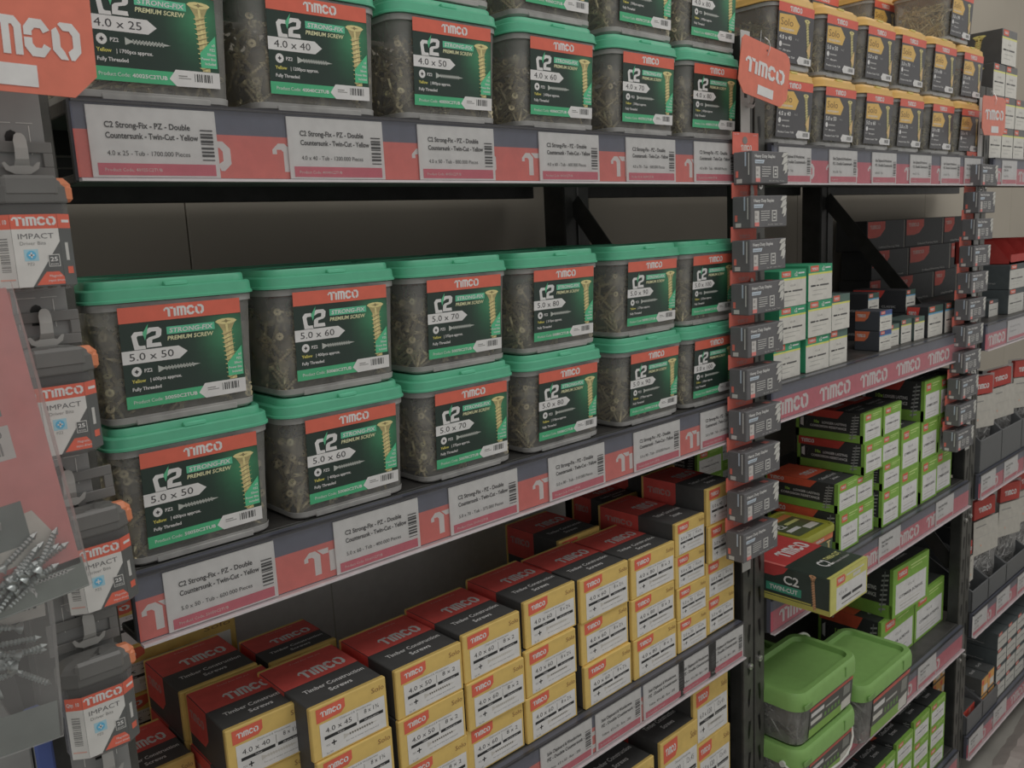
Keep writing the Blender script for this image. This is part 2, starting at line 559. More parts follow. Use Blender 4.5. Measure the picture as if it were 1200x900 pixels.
GLN = ['4.0 x 25', '4.0 x 40', '4.0 x 50', '4.0 x 60', '4.0 x 70', '4.0 x 80', '5.0 x 50', '5.0 x 60', '5.0 x 70', '5.0 x 80', '5.0 x 90', '5.0 x 100']
GL1 = ('C2 Strong-Fix - PZ - Double', 'Countersunk - Twin-Cut - Yellow')
for x, sz, n in ((0.011, '4.0 x 25', '1700'), (.197, '4.0 x 40', '1200'), (.357, '4.0 x 50', '800'), (.546, '4.0 x 60', '600'), (.716, '4.0 x 70', '500'), (.876, '4.0 x 80', '400')):
    price_card(x, ZB1[0], GL1, True, ('%s - Tub - %s.000 Pieces' % (sz, n), 'Product Code: 400%sC2TUB' % sz[-2:]), 'white price card, %s from left on the top rail of left bay' % ORD[GLN.index(sz)])
for x, sz, n in ((0.026, '5.0 x 50', '600'), (.209, '5.0 x 60', '400'), (.368, '5.0 x 70', '375'), (.538, '5.0 x 80', '310'), (.716, '5.0 x 90', '270'), (.884, '5.0 x 100', '250')):
    price_card(x, ZB1[1], GL1, True, ('%s - Tub - %s.000 Pieces' % (sz, n), 'Product Code: 500%sC2TUB' % sz[-2:]), 'white price card, %s from left on the second rail of left bay' % ORD[GLN.index(sz) - 6])
SL = ('Solo Chipboard & Woodscrews', 'PZ - Double Countersunk -')
for i, x in enumerate((0.03, .165, .33, .498, .612, .724, .815, .899)):
    price_card(x, ZB1[2], SL, True, ('Yellow  4.0 x %s - Box - 200' % (40, 45, 50, 60, 70, 80, 90, 40)[i], 'Product Code: 000SOLO'), 'white price card, %s from left on the third shelf rail' % ORD[i], w=.106)
for i, x in enumerate((1.12, 1.297, 1.471, 1.648, 1.812, 1.95)):
    price_card(x, ZB2[0], SL, True, ('4.0 x %d - Tub' % (40, 50, 60, 70, 80, 90)[i], 'Product Code'), 'white price card, %s from left under the yellow-lidded tubs' % ORD[i], w=.11 if i < 5 else .10)
for x, z, l in ((1.544, ZB2[2], 'white price card below the lime boxes, left one'), (1.855, ZB2[2], 'white price card below the lime boxes, right one'),
                (1.78, ZB2[3], 'white price card right of the large green tubs'),
                (2.153, ZB3[2], 'white price card over the hanging bags, nearest the rack post'), (2.33, ZB3[2], 'white price card over the hanging bags, second from rack post'),
                (2.50, ZB3[2], 'white price card over the hanging bags, third from rack post'),
                (2.138, ZB3[3], 'white price card over the dark cartons, nearest the rack post'), (2.322, ZB3[3], 'white price card over the dark cartons, second from rack post'),
                (2.50, ZB3[3], 'white price card over the dark cartons, third from rack post'),
                (2.15, ZB3[4], 'white price card on the lowest right rail, nearest the rack post'), (2.345, ZB3[4], 'white price card on the lowest right rail, second from rack post'),
                (2.20, ZB3[0], 'white price card under the top right boxes beside the staple strip')):
    price_card(x, z, ('Heavy Duty Fixings', 'Zinc - Box'), False, ('5.0 x 50 - Box', 'Product Code'), l, w=.11)


def g_longcard():
    g = G(); g.box(0, .62, -.0012, 0, 0, .058, A(150, 149, 150)); g.plane((0, -.0012, 0), (1, 0, 0), (0, 0, 1), .62, .058)
    g.rect(.02, .05, .98, .2, PINK); 
    for i in range(5):
        g.text('Heavy Duty Nails & Fixings', .03 + i * .19, .66, .09, A(110, 110, 112), 1, maxw=.16)
        g.text('Galvanised - Box', .03 + i * .19, .44, .09, A(110, 110, 112), 1, maxw=.13)
    return g


o = part('price_card', None, g_longcard, 'gloss_print', None, (2.30, -.0015, ZB3[1] - SH + .003))
tag(o, 'long white price strip on the second rail of right bay', 'price card')

# ------------------------------------------------------------------ screws (shared shapes)
def add_screw(g, p0, d, length, r, col, dark):
    d = d.normalized()
    e = p0 + d * length
    up = Vector((0, 0, 1)) if abs(d.z) < .9 else Vector((1, 0, 0))
    a = d.cross(up).normalized(); b = d.cross(a).normalized()
    def ring(p, rr, n): return [p + (a * math.cos(2 * math.pi * k / n) - b * math.sin(2 * math.pi * k / n)) * rr for k in range(n)]
    # head
    g.loft([ring(p0 + d * r * 2.0, r * .9, 8), ring(p0 + d * r * .2, r * 2.2, 8), ring(p0, r * 2.2, 8)][::-1], col, True, False, True)
    # cross recess
    q = p0 - d * 0.0001
    g.face([q + a * r * 1.2, q + b * r * .3, q - a * r * 1.2, q - b * r * .3], dark)
    g.face([q + b * r * 1.2, q + a * r * .3, q - b * r * 1.2, q - a * r * .3], dark)
    # threaded shaft
    n = 9
    loops = [ring(p0 + d * r * 1.5, r * .8, 5)]
    for i in range(n):
        t0 = r * 3 + (length * .9 - r * 3) * i / n; t1 = t0 + (length * .9 - r * 3) / n * .5
        loops.append(ring(p0 + d * t0, r * .75, 5)); loops.append(ring(p0 + d * t1, r * 1.25, 5))
    loops.append(ring(e, r * .1, 5))
    g.loft(loops, col, False, True, False)


def pile(seed, w, d, h, length, n, r=0.0019, gold=(.80, .70, .44), silver=False):
    g = G(); R = random.Random(seed)
    dk = tuple(x * .12 for x in gold)
    # dense heart of the heap
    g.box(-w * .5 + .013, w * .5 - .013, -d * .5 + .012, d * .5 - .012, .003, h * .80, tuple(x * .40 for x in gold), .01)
    for i in range(n):
        side = R.random()
        if side < .42: c = Vector((-w / 2 + R.uniform(.004, .014), R.uniform(-d / 2 + .01, d / 2 - .01), R.uniform(.006, h)))
        elif side < .62: c = Vector((R.uniform(-w / 2 + .01, w / 2 - .01), -d / 2 + R.uniform(.004, .012), R.uniform(.006, h)))
        elif side < .80: c = Vector((w / 2 - R.uniform(.003, .012), R.uniform(-d / 2 + .01, d / 2 - .01), R.uniform(.006, h)))
        else: c = Vector((R.uniform(-w / 2 + .01, w / 2 - .01), R.uniform(-d / 2 + .01, d / 2 - .01), h * R.uniform(.78, 1.0)))
        dr = Vector((R.gauss(0, .35 if side < .42 or .62 <= side < .8 else 1), R.gauss(0, 1), R.gauss(0, .8)))
        if side < .62 and side >= .42: dr.y *= .3
        dr.normalize()
        p0 = c - dr * length / 2; p1 = c + dr * length / 2
        for p in (p0, p1):
            p.x = max(-w / 2 + .005, min(w / 2 - .005, p.x)); p.y = max(-d / 2 + .005, min(d / 2 - .005, p.y)); p.z = max(.005, min(h + .004, p.z))
        L = (p1 - p0).length
        if L < length * .4: continue
        k = R.uniform(.6, 1.25)
        add_screw(g, p0, p1 - p0, L, r, tuple(min(.9, x * k) for x in gold), dk)
    return g


def rr(w, d, r, z, n=5):
    pts = []
    for cx, cy, a0 in ((w / 2 - r, d / 2 - r, 0), (-w / 2 + r, d / 2 - r, 90), (-w / 2 + r, -d / 2 + r, 180), (w / 2 - r, -d / 2 + r, 270)):
        for k in range(n + 1):
            a = math.radians(a0 + 90 * k / n)
            pts.append((cx + r * math.cos(a), cy + r * math.sin(a), z))
    return pts


# ------------------------------------------------------------------ green-lidded / yellow-lidded tubs
def tub_label_green(w, h, size, n, code, slope, y):
    g = G().plane((-w / 2, y, 0), (1, 0, 0), (0, -slope, 1), w, h)
    def bgc(u, v):
        q = math.exp(-((u - .86) ** 2 / .030 + (v - .72) ** 2 / .10)); q2 = math.exp(-((u - .95) ** 2 / .05 + (v - .35) ** 2 / .12))
        a = A(24, 38, 33); b = A(44, 112, 76); c = A(28, 84, 58)
        t = max(0, q); r = [a[i] + (b[i] - a[i]) * t * .8 for i in range(3)]
        return tuple(r[i] + (c[i] - r[i]) * .45 * q2 for i in range(3))
    g.rect(0, 0, 1, 1, A(24, 38, 33), -1)
    g.grad(0, .12, 1, .84, bgc, 0, 12, 8)
    g.rect(0, .845, 1, 1, ORED, 1)
    g.logo(.355, .875, .33, .095, WHITE, 2)
    # c2 mark
    for pts in ([(.10, .58), (.085, .72), (.11, .755), (.175, .755), (.18, .715), (.135, .715), (.125, .70), (.135, .625), (.145, .615), (.185, .615), (.19, .58)],
                [(.20, .755), (.225, .785), (.30, .785), (.325, .76), (.318, .70), (.30, .68), (.245, .665), (.24, .63), (.31, .63), (.315, .59), (.195, .59), (.20, .67), (.22, .69), (.275, .705), (.28, .745), (.245, .745), (.205, .72)]):
        g.poly(pts, WHITE, 2)
    g.poly([(.172, .735), (.222, .825), (.208, .735), (.188, .665)], A(56, 134, 98), 3)
    g.poly([(.365, .70), (.365, .775), (.765, .775), (.765, .70)], A(56, 140, 108), 1)
    g.text('STRONG-FIX', .385, .715, .045, WHITE, 2, w=.36, bold=True, shear=.15)
    g.text('PREMIUM SCREW', .365, .64, .042, A(178, 168, 120), 2, w=.38, bold=True, shear=.15)
    g.poly([(.0, .445), (0, .575), (.45, .575), (.52, .51), (.45, .445)], WHITE, 1)
    g.text(size, .055, .475, .075, TEXT, 2, w=.35 if len(size) < 9 else .38, res=2)
    g.disc(.10, .365, .0045, WHITE, 1); g.rect(.085, .358, .115, .372, BLACK, 2); g.rect(.095, .345, .105, .385, BLACK, 2)
    g.text('PZ2', .16, .35, .035, WHITE, 2, bold=True)
    g.small_screw(.27, .62, .365, .035, A(130, 134, 130), 1)
    g.text('Yellow', .055, .255, .034, A(178, 150, 60), 2, bold=True)
    g.text('| %spcs approx.' % n, .20, .255, .034, WHITE, 2, bold=True)
    g.text('Fully Threaded', .055, .175, .034, WHITE, 2, bold=True)
    g.rect(0, 0, 1, .125, A(42, 128, 88), 1)
    g.text('Product Code: ', .055, .045, .036, WHITE, 2, w=.23)
    g.text(code, .30, .045, .036, WHITE, 2, w=.27, bold=True)
    g.poly([(.585, .06), (.64, .15), (1, .15), (1, 0), (.64, -.005)], WHITE, 2)
    g.bars(.79, .05, .95, .125, DARK, 3, 9)
    g.rect(.66, .09, .73, .10, GREY, 3); g.rect(.66, .07, .76, .078, GREY, 3)
    g.screw_art(.865, .155, .80, .19, -.03, 1)
    g.poly([(.85, .19), (.85, .33), (.985, .50), (.985, .19)], A(50, 140, 100), 5)
    for i, s_ in enumerate(('x3', 'PZ2', '50mm', 'Power Bits', 'Included')):
        g.text(s_, .975, .40 - i * .045, .024, WHITE, 6, al='r', bold=True)
    return g


def tub_label_yellow(w, h, size, slope, y):
    g = G().plane((-w / 2, y, 0), (1, 0, 0), (0, -slope, 1), w, h)
    g.rect(0, 0, 1, .845, A(54, 54, 57), 0)
    g.rect(0, .845, 1, 1, A(172, 62, 48), 1)
    g.logo(.30, .875, .34, .09, WHITE, 2)
    g.poly([(.03, .50), (.03, .80), (.44, .82), (.60, .66), (.52, .50)], ORANGE, 1)
    g.text('Solo', .07, .62, .13, A(90, 62, 34), 2, w=.34)
    g.text('WOODSCREWS', .08, .54, .035, WHITE, 2, w=.36, bold=True)
    g.text(size, .05, .385, .075, WHITE, 2, w=.34, bold=True); g.text('8 x 2', .50, .40, .04, A(130, 130, 130), 2)
    g.disc(.09, .30, .0045, WHITE, 1); g.rect(.15, .285, .36, .31, A(118, 118, 118), 1)
    g.rect(.05, .20, .12, .22, A(110, 110, 110), 1); g.text('200pcs approx.', .16, .19, .032, WHITE, 2, bold=True)
    g.text('Product Code: TUB', .05, .08, .034, WHITE, 2, w=.45, bold=True)
    g.screw_art(.80, .13, .80, .16, -.10, 1, (A(140, 132, 84), 0, 0))
    g.poly([(.90, .16), (.82, .26), (.93, .44), (.93, .16)], A(190, 132, 84), 5)
    g.poly([(.56, .06), (.62, .14), (.97, .12), (.97, .0), (.6, .0)], WHITE, 5)
    g.bars(.76, .03, .92, .10, DARK, 6, 7)
    return g


TW, TD, TH = 0.156, 0.128, 0.1335


def tub_body(wt, dt, h, col):
    g = G(); wb, db = wt - .014, dt - .010
    g.loft([rr(wb - .012, db - .012, .012, 0.0), rr(wb - .004, db - .004, .014, .0015), rr(wb, db, .016, .007), rr(wb + .006, db + .004, .018, h * .5), rr(wt, dt, .020, h)], WHITE, True, False, True)
    # foot ledges under the front that lock on the lid below
    return g


def tub_lid(wt, dt, zb, zt, col):
    g = G()
    l = [rr(wt + .002, dt + .002, .02, zb), rr(wt + .0075, dt + .0075, .023, zb), rr(wt + .0075, dt + .0075, .023, zb + .002), rr(wt + .005, dt + .005, .022, zb + .003),
         rr(wt + .004, dt + .004, .022, zb + .011), rr(wt + .001, dt + .001, .021, zb + .0125), rr(wt - .006, dt - .006, .019, zb + .0125), rr(wt - .007, dt - .007, .018, zt - .0015),
         rr(wt - .009, dt - .009, .018, zt), rr(wt - .018, dt - .018, .016, zt), rr(wt - .020, dt - .020, .016, zt - .0025), rr(wt - .05, dt - .05, .012, zt - .0025), rr(wt - .052, dt - .052, .012, zt - .001)]
    g.loft(l, col, True, True, True)
    g.box(-.011, .011, -dt / 2 - .0015, -dt / 2 + .004, zb + .012, zb + .0165, tuple(min(.8, c * 1.25) for c in col), .001)
    return g


def tub(kind, x, yf, z, size, n, code, label, group, seed, wt=TW, lean=0.0, label_w=None, rz=0.0):
    """x: left edge of the printed label, yf: label plane"""
    lw = label_w or 0.1145
    cx = x + lw / 2 - (0.001 if kind == 'g' else 0.0)
    dt = TD
    t = thing('screw_tub', label, 'tub', (cx, yf + dt / 2 + .001, z), (0, 0, rz), group)
    hb = 0.119 if kind == 'g' else .112
    zt = TH - .001 if kind == 'g' else .1235
    tb = part('tub_body', ('tb', kind, wt), lambda: tub_body(wt, dt, hb, None), 'clear_tub', t)
    part('lid', ('lid', kind, wt), lambda: tub_lid(wt, dt, hb - .006, zt, GRN if kind == 'g' else A(166, 126, 62)), 'plastic', t)
    def rim():
        g = G(); wb = wt - .014 + .0012; db = dt - .010 + .0012
        g.loft([rr(wb - .008, db - .008, .012, .0002), rr(wb, db, .016, .003), rr(wb + .001, db + .001, .016, .0085), rr(wb + .0004, db + .0004, .016, .0088)], WHITE, False, False, True)
        g.box(-wb * .34, wb * .34, -db / 2 - .0012, -db / 2 + .001, .0005, .0065, WHITE, .0008)
        return g
    def trim():
        g = G()
        q = rr(wt + .0014, dt + .0014, .020, hb - .013); q2 = rr(wt + .0016, dt + .0016, .020, hb - .007)
        g.loft([q, q2], WHITE, False, False, True)
        return g
    part('base_rim', ('rim', kind, wt), rim, 'milky_rim', tb)
    part('top_rim', ('trim', kind, wt), trim, 'milky_rim', tb)
    k = seed % 3
    ln = .045 if k == 0 else .055 if k == 1 else .065
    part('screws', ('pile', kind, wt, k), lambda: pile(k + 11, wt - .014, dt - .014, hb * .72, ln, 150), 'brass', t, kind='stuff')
    slope = (.0035) / (hb * .5)
    if kind == 'g':
        part('printed_label', ('gl', size, lw), lambda: tub_label_green(lw, .0925, size, n, code, slope, -dt / 2 + .0012), 'gloss_print', tb, (.001, 0, .0165))
    else:
        part('printed_label', ('yl', size, lw), lambda: tub_label_yellow(lw, .094, size, slope, -dt / 2 + .0012), 'gloss_print', tb, (0.0, 0, .0115))
    return t


YF = 0.006
mid = [('5.0 x 50', '600', .0185), ('5.0 x 60', '400', .190), ('5.0 x 70', '375', .361), ('5.0 x 80', '310', .533), ('5.0 x 90', '270', .7215), ('5.0 x 100', '250', .8795)]
for i, (sz, n, x) in enumerate(mid):
    code = '500%sC2TUB' % sz.split()[-1]
    for tier in (0, 1):
        tub('g', x + (.002 if tier == 0 and i == 0 else -.001 * tier), YF, ZB1[1] + .0005 + tier * TH, sz, n, code,
            'green-lidded screw tub %s from left, %s of its pair, second shelf' % (ORD[i], ('bottom', 'top')[tier]), 'green-lidded tubs on the second shelf', i * 2 + tier)
for i, (x, dy) in enumerate(((.075, .155), (.245, .16), (.415, .15), (.59, .165), (.76, .15))):
    for tier in (0, 1):
        tub('g', x, YF + dy, ZB1[1] + .0005 + tier * TH, mid[i][0], mid[i][1], '500C2TUB',
            'green-lidded screw tub in the back row, %s from left, %s tier of second shelf' % (ORD[i], ('bottom', 'top')[tier]), 'green-lidded tubs behind the front row', i + tier + 1)
top = [('4.0 x 25', '1700', .023), ('4.0 x 40', '1200', .1895), ('4.0 x 50', '800', .364), ('4.0 x 60', '600', .544), ('4.0 x 70', '500', .722), ('4.0 x 80', '400', .887)]
for i, (sz, n, x) in enumerate(top):
    for tier in ((0, 1)):
        tub('g', x, YF, ZB1[0] + .0005 + tier * TH, sz, n, '400%sC2TUB' % sz[-2:],
            'green-lidded screw tub %s from left, %s tier of the top shelf' % (ORD[i], ('bottom', 'upper')[tier]), 'green-lidded tubs on the top shelf', i + tier + 2)
yl = ['4.0 x 40', '5.0 x 50', '5.0 x 60', '5.0 x 70', '5.0 x 80', '5.0 x 90']
for i, x in enumerate((1.126, 1.291, 1.453, 1.604, 1.771, 1.936)):
    for tier in (0, 1):
        dx = (0, .002, .006)[tier]
        tub('y', x + dx, YF, ZB2[0] + .0005 + tier * .1245, yl[i], '200', '', 'yellow-lidded screw tub, %s from left, %s tier on top shelf' % (ORD[i], ('bottom', 'middle', 'top')[tier]),
            'yellow-lidded tubs on the top shelf', i + tier, wt=.148, label_w=.118)
for x_, y_, nm in ((1.862, YF, 'front one'), (1.79, .15, 'rear left one'), (1.60, .20, 'rear one further left')):
    tub('y', x_, y_, ZB2[0] + .0005 + 2 * .1245, '5.0 x 90', '200', '', 'yellow-lidded screw tub on the third tier of the top shelf, ' + nm, 'yellow-lidded tubs on the third tier', 2, wt=.148, label_w=.118)
for i, x_ in enumerate((1.17, 1.34, 1.51, 1.68, 1.85)):
    for tier in (0, 1):
        tub('y', x_, .16, ZB2[0] + .0005 + tier * .1245, '5.0 x 90', '200', '', 'yellow-lidded screw tub in the back row, %s from left, %s tier' % (ORD[i], ('lower', 'upper')[tier]), 'yellow-lidded tubs in the back row', i, wt=.148, label_w=.118)
tub('g', 1.17, .345, ZB2[0] + .0005, '4.0 x 80', '400', '40080C2TUB', 'green-lidded screw tub hidden behind the yellow-lidded tubs', 'spare tubs', 3)

# ------------------------------------------------------------------ cartons
def fr(w, d, h, g=None):
    return (g or G()).plane((-w / 2, -d / 2, 0), (1, 0, 0), (0, 0, 1), w, h)


def timber_parts(w, d, h, size, inch):
    def sleeve():
        g = G(); g.box(-w / 2, w / 2, -d / 2 + .006, d / 2 - .004, 0, h, A(56, 56, 56), .001)
        return g
    def cap(front=True):
        def f():
            g = G()
            y0, y1 = (-d / 2, -d / 2 + .007) if front else (d / 2 - .006, d / 2)
            g.box(-w / 2 - .0006, w / 2 + .0006, y0, y1, .0, h + .0006, YEL, .0012)
            return g
        return f
    def sprint():
        g = G().plane((-w / 2, -d / 2, h), (1, 0, 0), (0, 1, 0), w, d)
        rd = A(172, 58, 52)
        g.rect(.004, .46, .996, .97, rd, 0)
        g.logo(.30, .53, .60, .155, WHITE, 1)
        g.text('Trade Box 200 pcs', .35, .875, .022, A(176, 130, 124), 1, w=.42)
        g.text('Timber Construction', .54, .275, .062, WHITE, 1, w=.80, al='c', bold=True)
        g.text('Screws', .54, .16, .062, WHITE, 1, w=.30, al='c', bold=True)
        g.plane((-w / 2, d / 2, 0), (0, -1, 0), (0, 0, 1), d, h)
        g.poly([(.03, 1), (.54, 1), (.54, .45), (.44, .26), (.03, .26)], rd, 0)
        g.logo(.10, .60, .36, .17, A(140, 110, 106), 1)
        g.plane((w / 2, -d / 2, 0), (0, 1, 0), (0, 0, 1), d, h)
        g.poly([(.97, 1), (.46, 1), (.46, .45), (.56, .26), (.97, .26)], rd, 0)
        return g
    def front():
        g = fr(w, d, h)
        g.base = .0003
        g.poly([(.07, .96), (.07, .70), (.38, .72), (.44, .80), (.44, .97)], ORED, 0)
        g.logo(.12, .79, .27, .10, WHITE, 1)
        g.text('Solo', .80, .80, .10, A(112, 84, 52), 1, w=.17)
        g.rect(.10, .045, .965, .665, WHITE, 0)
        g.text('Chipboard & Woodscrews', .36, .60, .036, GREY, 1, w=.42)
        g.text(size, .17, .46, .095, TEXT, 1, w=.34, res=2); g.text(inch, .68, .49, .085, TEXT, 1, w=.20)
        g.rect(.585, .40, .592, .57, GREY, 1)
        g.rect(.15, .345, .57, .405, BLACK, 1); g.rect(.605, .345, .935, .405, BLACK, 1)
        g.text('Yellow', .36, .358, .035, WHITE, 2, al='c'); g.text('200 pieces approx', .77, .358, .03, WHITE, 2, al='c', maxw=.3)
        g.rect(.255, .18, .27, .28, BLACK, 1); g.rect(.23, .22, .295, .245, BLACK, 1); g.text('PZ2', .165, .21, .035, GREY, 1)
        g.small_screw(.39, .86, .25, .05, A(142, 140, 136), 1)
        g.text('For use in timber and chipboard', .42, .13, .028, GREY, 1, w=.44); g.text('Box 200', .16, .07, .028, GREY, 1)
        return g
    k = ('tim', round(w, 3), round(d, 3), round(h, 3))
    return [('sleeve', k + ('s',), sleeve, 'card'), ('end_cap', k + ('f',), cap(True), 'card'), ('end_cap', k + ('b',), cap(False), 'card'),
            ('sleeve_print', k + ('sp',), sprint, 'card'), ('front_label', k + (size,), front, 'card')]


def lime_parts(w, d, h, var):
    green = LIME if var != 'tan' else A(150, 140, 62)
    k = ('lime', round(w, 3), round(d, 3), round(h, 3), var)
    def body():
        g = G(); g.box(-w / 2, w / 2, -d / 2, d / 2, 0, h, A(40, 42, 42), .001, {'y-': green, 'ex': green, 'ez': green, 'c': green, 'y+': green, 'z+': A(40, 42, 42)})
        return g
    def pr():
        g = fr(w, d, h)
        g.rect(.0, .0, 1, 1, green, 0)
        g.rect(.09 if w < h * 1.4 else .08, .05, .93, .66, WHITE, 1)
        g.rect(.12, .74, .40, .92, ORED, 1); g.logo(.15, .79, .22, .08, WHITE, 2)
        g.rect(.48, .88, .93, .905, A(140, 165, 96), 1); g.rect(.48, .82, .80, .84, A(140, 165, 96), 1)
        g.text('4.0 x 45', .5, .50, .06, GREY, 2, al='c', maxw=.4)
        g.text('C/TIMBER SCREWS', .5, .345, .055, TEXT, 2, al='c', w=.66, bold=True)
        g.rect(.18, .25, .80, .265, OFFW, 2); g.rect(.2, .18, .76, .195, A(128, 126, 120), 2); g.rect(.2, .11, .70, .122, A(128, 126, 120), 2)
        # left flank
        g.plane((-w / 2, d / 2, 0), (0, -1, 0), (0, 0, 1), d, h)
        g.rect(.0, .0, 1, .27, LIME, 0); g.rect(.955, 0, 1, 1, LIME, 0); g.rect(0, 0, .05, 1, LIME, 0)
        og = A(170, 62, 36) if var in ('orange', 'h') else A(140, 44, 36)
        g.poly([(.02, 1), (.72, 1), (.63, .74), (.02, .74)], og, 1); g.logo(.06, .82, .20, .12, WHITE, 2)
        g.poly([(.07, .40), (.07, .62), (.12, .68), (.18, .62), (.16, .42), (.12, .36)], WHITE, 1); g.poly([(.12, .36), (.12, .68), (.18, .62), (.16, .42)], BLACK, 2)
        g.text('10x', .28, .52, .10, A(120, 170, 50), 1, bold=True); g.text('LONGER LASTING', .40, .52, .08, WHITE, 1, w=.36, bold=True)
        g.text('CORROSION RESISTANCE', .22, .38, .08, WHITE, 1, w=.54, bold=True)
        for i in range(8):   # printed collated strip
            v = .12 + i * .10
            g.poly([(.80 + .006 * i, v), (.90 + .006 * i, v + .04), (.90 + .006 * i, v + .075), (.80 + .006 * i, v + .035)], A(120, 122, 120), 2)
        g.poly([(.83, .08), (.88, .94), (.895, .94), (.845, .08)], A(88, 90, 90), 3)
        # top
        g.plane((-w / 2, -d / 2, h), (1, 0, 0), (0, 1, 0), w, d)
        g.rect(0, 0, 1, .04, LIME, 0); g.rect(.0, .42, 1, .97, og, 0)
        g.logo(.25, .50, .6, .11, WHITE, 1)
        g.text('Collated Drywall', .5, .25, .06, WHITE, 1, al='c', w=.7); g.text('Screws', .5, .15, .06, WHITE, 1, al='c', w=.3)
        return g
    return [('carton', k + ('b',), body, 'card'), ('printed_panels', k + ('p',), pr, 'card')]


def gw_parts(w, d, h, var):
    k = ('gw', round(w, 3), round(d, 3), round(h, 3), var)
    side = {'green': A(36, 116, 84), 'grey': A(52, 64, 62), 'class': A(38, 39, 42), 'navy': A(50, 53, 58), 'dark': A(58, 64, 66), 'solo': A(58, 58, 58), 'kraft': A(56, 58, 58), 'redb': A(50, 52, 52)}[var]
    topc = side
    def body():
        g = G(); g.box(-w / 2, w / 2, -d / 2, d / 2, 0, h, side, .001, {'y-': side, 'z+': topc}); return g
    def pr():
        g = fr(w, d, h)
        if var in ('kraft', 'redb'):
            g.rect(.03, .04, .97, .96, A(160, 118, 62) if var == 'kraft' else A(160, 56, 46), 0)
            g.rect(.35, .12, .93, .50, OFFW, 1); g.rect(.1, .6, .4, .85, ORED if var == 'kraft' else A(180, 100, 90), 1)
        else:
            band = {'green': A(36, 116, 84), 'grey': A(64, 84, 78), 'class': A(52, 70, 64), 'navy': A(52, 66, 108), 'dark': A(58, 64, 66), 'solo': A(84, 84, 84)}[var]
            g.rect(0, 0, 1, 1, OFFW if var != 'dark' else A(140, 140, 136), 0)
            g.rect(0, .78, 1, 1, band, 1)
            g.rect(.08, .82, .42, .98, ORED, 2); g.logo(.12, .86, .26, .07, WHITE, 3)
            g.text('c2', .56, .83, .12, WHITE, 2, bold=True) if var == 'green' else None
            if var == 'green': g.rect(.70, .88, .93, .92, WHITE, 2)
            acc = {'green': A(178, 165, 70), 'grey': A(178, 165, 70), 'class': A(70, 120, 150), 'navy': A(70, 120, 150), 'dark': A(140, 140, 136), 'solo': A(184, 164, 88)}[var]
            g.rect(0, .73, 1, .78, acc, 1)
            g.text('4.0 x 40', .5, .55, .06, GREY, 1, al='c', maxw=.34)
            g.rect(.10, .40, .30, .445, BLACK, 1); g.rect(.33, .405, .44, .44, BLACK, 1); g.rect(.48, .40, .86, .445, A(66, 66, 66), 1)
            g.rect(.2, .28, .78, .30, A(126, 126, 122), 1); g.rect(.15, .16, .6, .18, A(126, 126, 122), 1)
        if var in ('class', 'navy', 'solo', 'redb', 'kraft', 'dark'):
            g.plane((-w / 2, d / 2, 0), (0, -1, 0), (0, 0, 1), d, h)
            wedge = A(164, 50, 44) if var != 'navy' else A(176, 80, 48)
            if var in ('class', 'navy', 'solo'):
                g.poly([(.02, .98), (.62, .98), (.54, .66), (.40, .48), (.02, .46)], wedge, 0)
                g.logo(.10, .68, .34, .16, WHITE, 1)
            if var == 'class': g.text('CLASSIC', .56, .22, .10, A(140, 140, 140), 1, w=.26)
            if var == 'solo':
                g.screw_art(.76, .12, .90, .15, .03, 1, (A(160, 140, 78), 0, 0)); g.text('Collated & Effective', .18, .2, .08, A(140, 140, 140), 1, w=.42)
            if var in ('dark', 'kraft'): g.text('Twin Threading Flange', .15, .22, .07, A(130, 130, 130), 1, w=.6)
            g.plane((-w / 2, -d / 2, h), (1, 0, 0), (0, 1, 0), w, d)
            g.text('Drill', .5, .45, .12, WHITE, 1, al='c', w=.5) if var in ('kraft', 'redb', 'dark') else None
        return g
    return [('carton', k + ('b',), body, 'card'), ('printed_panels', k + ('p',), pr, 'card')]


def redwedge_parts(w, d, h):
    k = ('rw', round(w, 3), round(d, 3), round(h, 3))
    def body():
        g = G(); g.box(-w / 2, w / 2, -d / 2, d / 2, 0, h, A(44, 46, 48), .001, {'z+': A(70, 66, 64)}); return g
    def pr():
        g = fr(w, d, h)
        g.poly([(.02, .97), (.46, .97), (.46, .72), (.34, .48), (.22, .42), (.02, .42)], A(186, 60, 50), 0)
        g.logo(.07, .72, .26, .13, A(176, 130, 124), 1)
        g.text('Collated Framing Nails', .30, .06, .07, A(150, 150, 148), 1, w=.55)
        g.rect(.965, .0, 1, .98, A(96, 94, 90), 0)
        return g
    return [('carton', k + ('b',), body, 'card'), ('front_print', k + ('p',), pr, 'card')]


def carton(parts, x, yf, z, w, d, h, label, cat='box', group=None, rz=0.0, name='screw_carton', ry=0.0, rx=0.0):
    c, s_ = math.cos(rz), math.sin(rz)
    # rotate about the front-left bottom corner
    cx = x + w / 2 * c - d / 2 * s_; cy = yf + w / 2 * s_ + d / 2 * c
    t = thing(name, label, cat, (cx, cy, z), (rx, ry, rz), group)
    body = None
    for nm, key, fn, mt in parts:
        ob = part(nm, key, fn, mt, body if (body and 'cap' not in nm) else t)
        body = body or ob
    return t


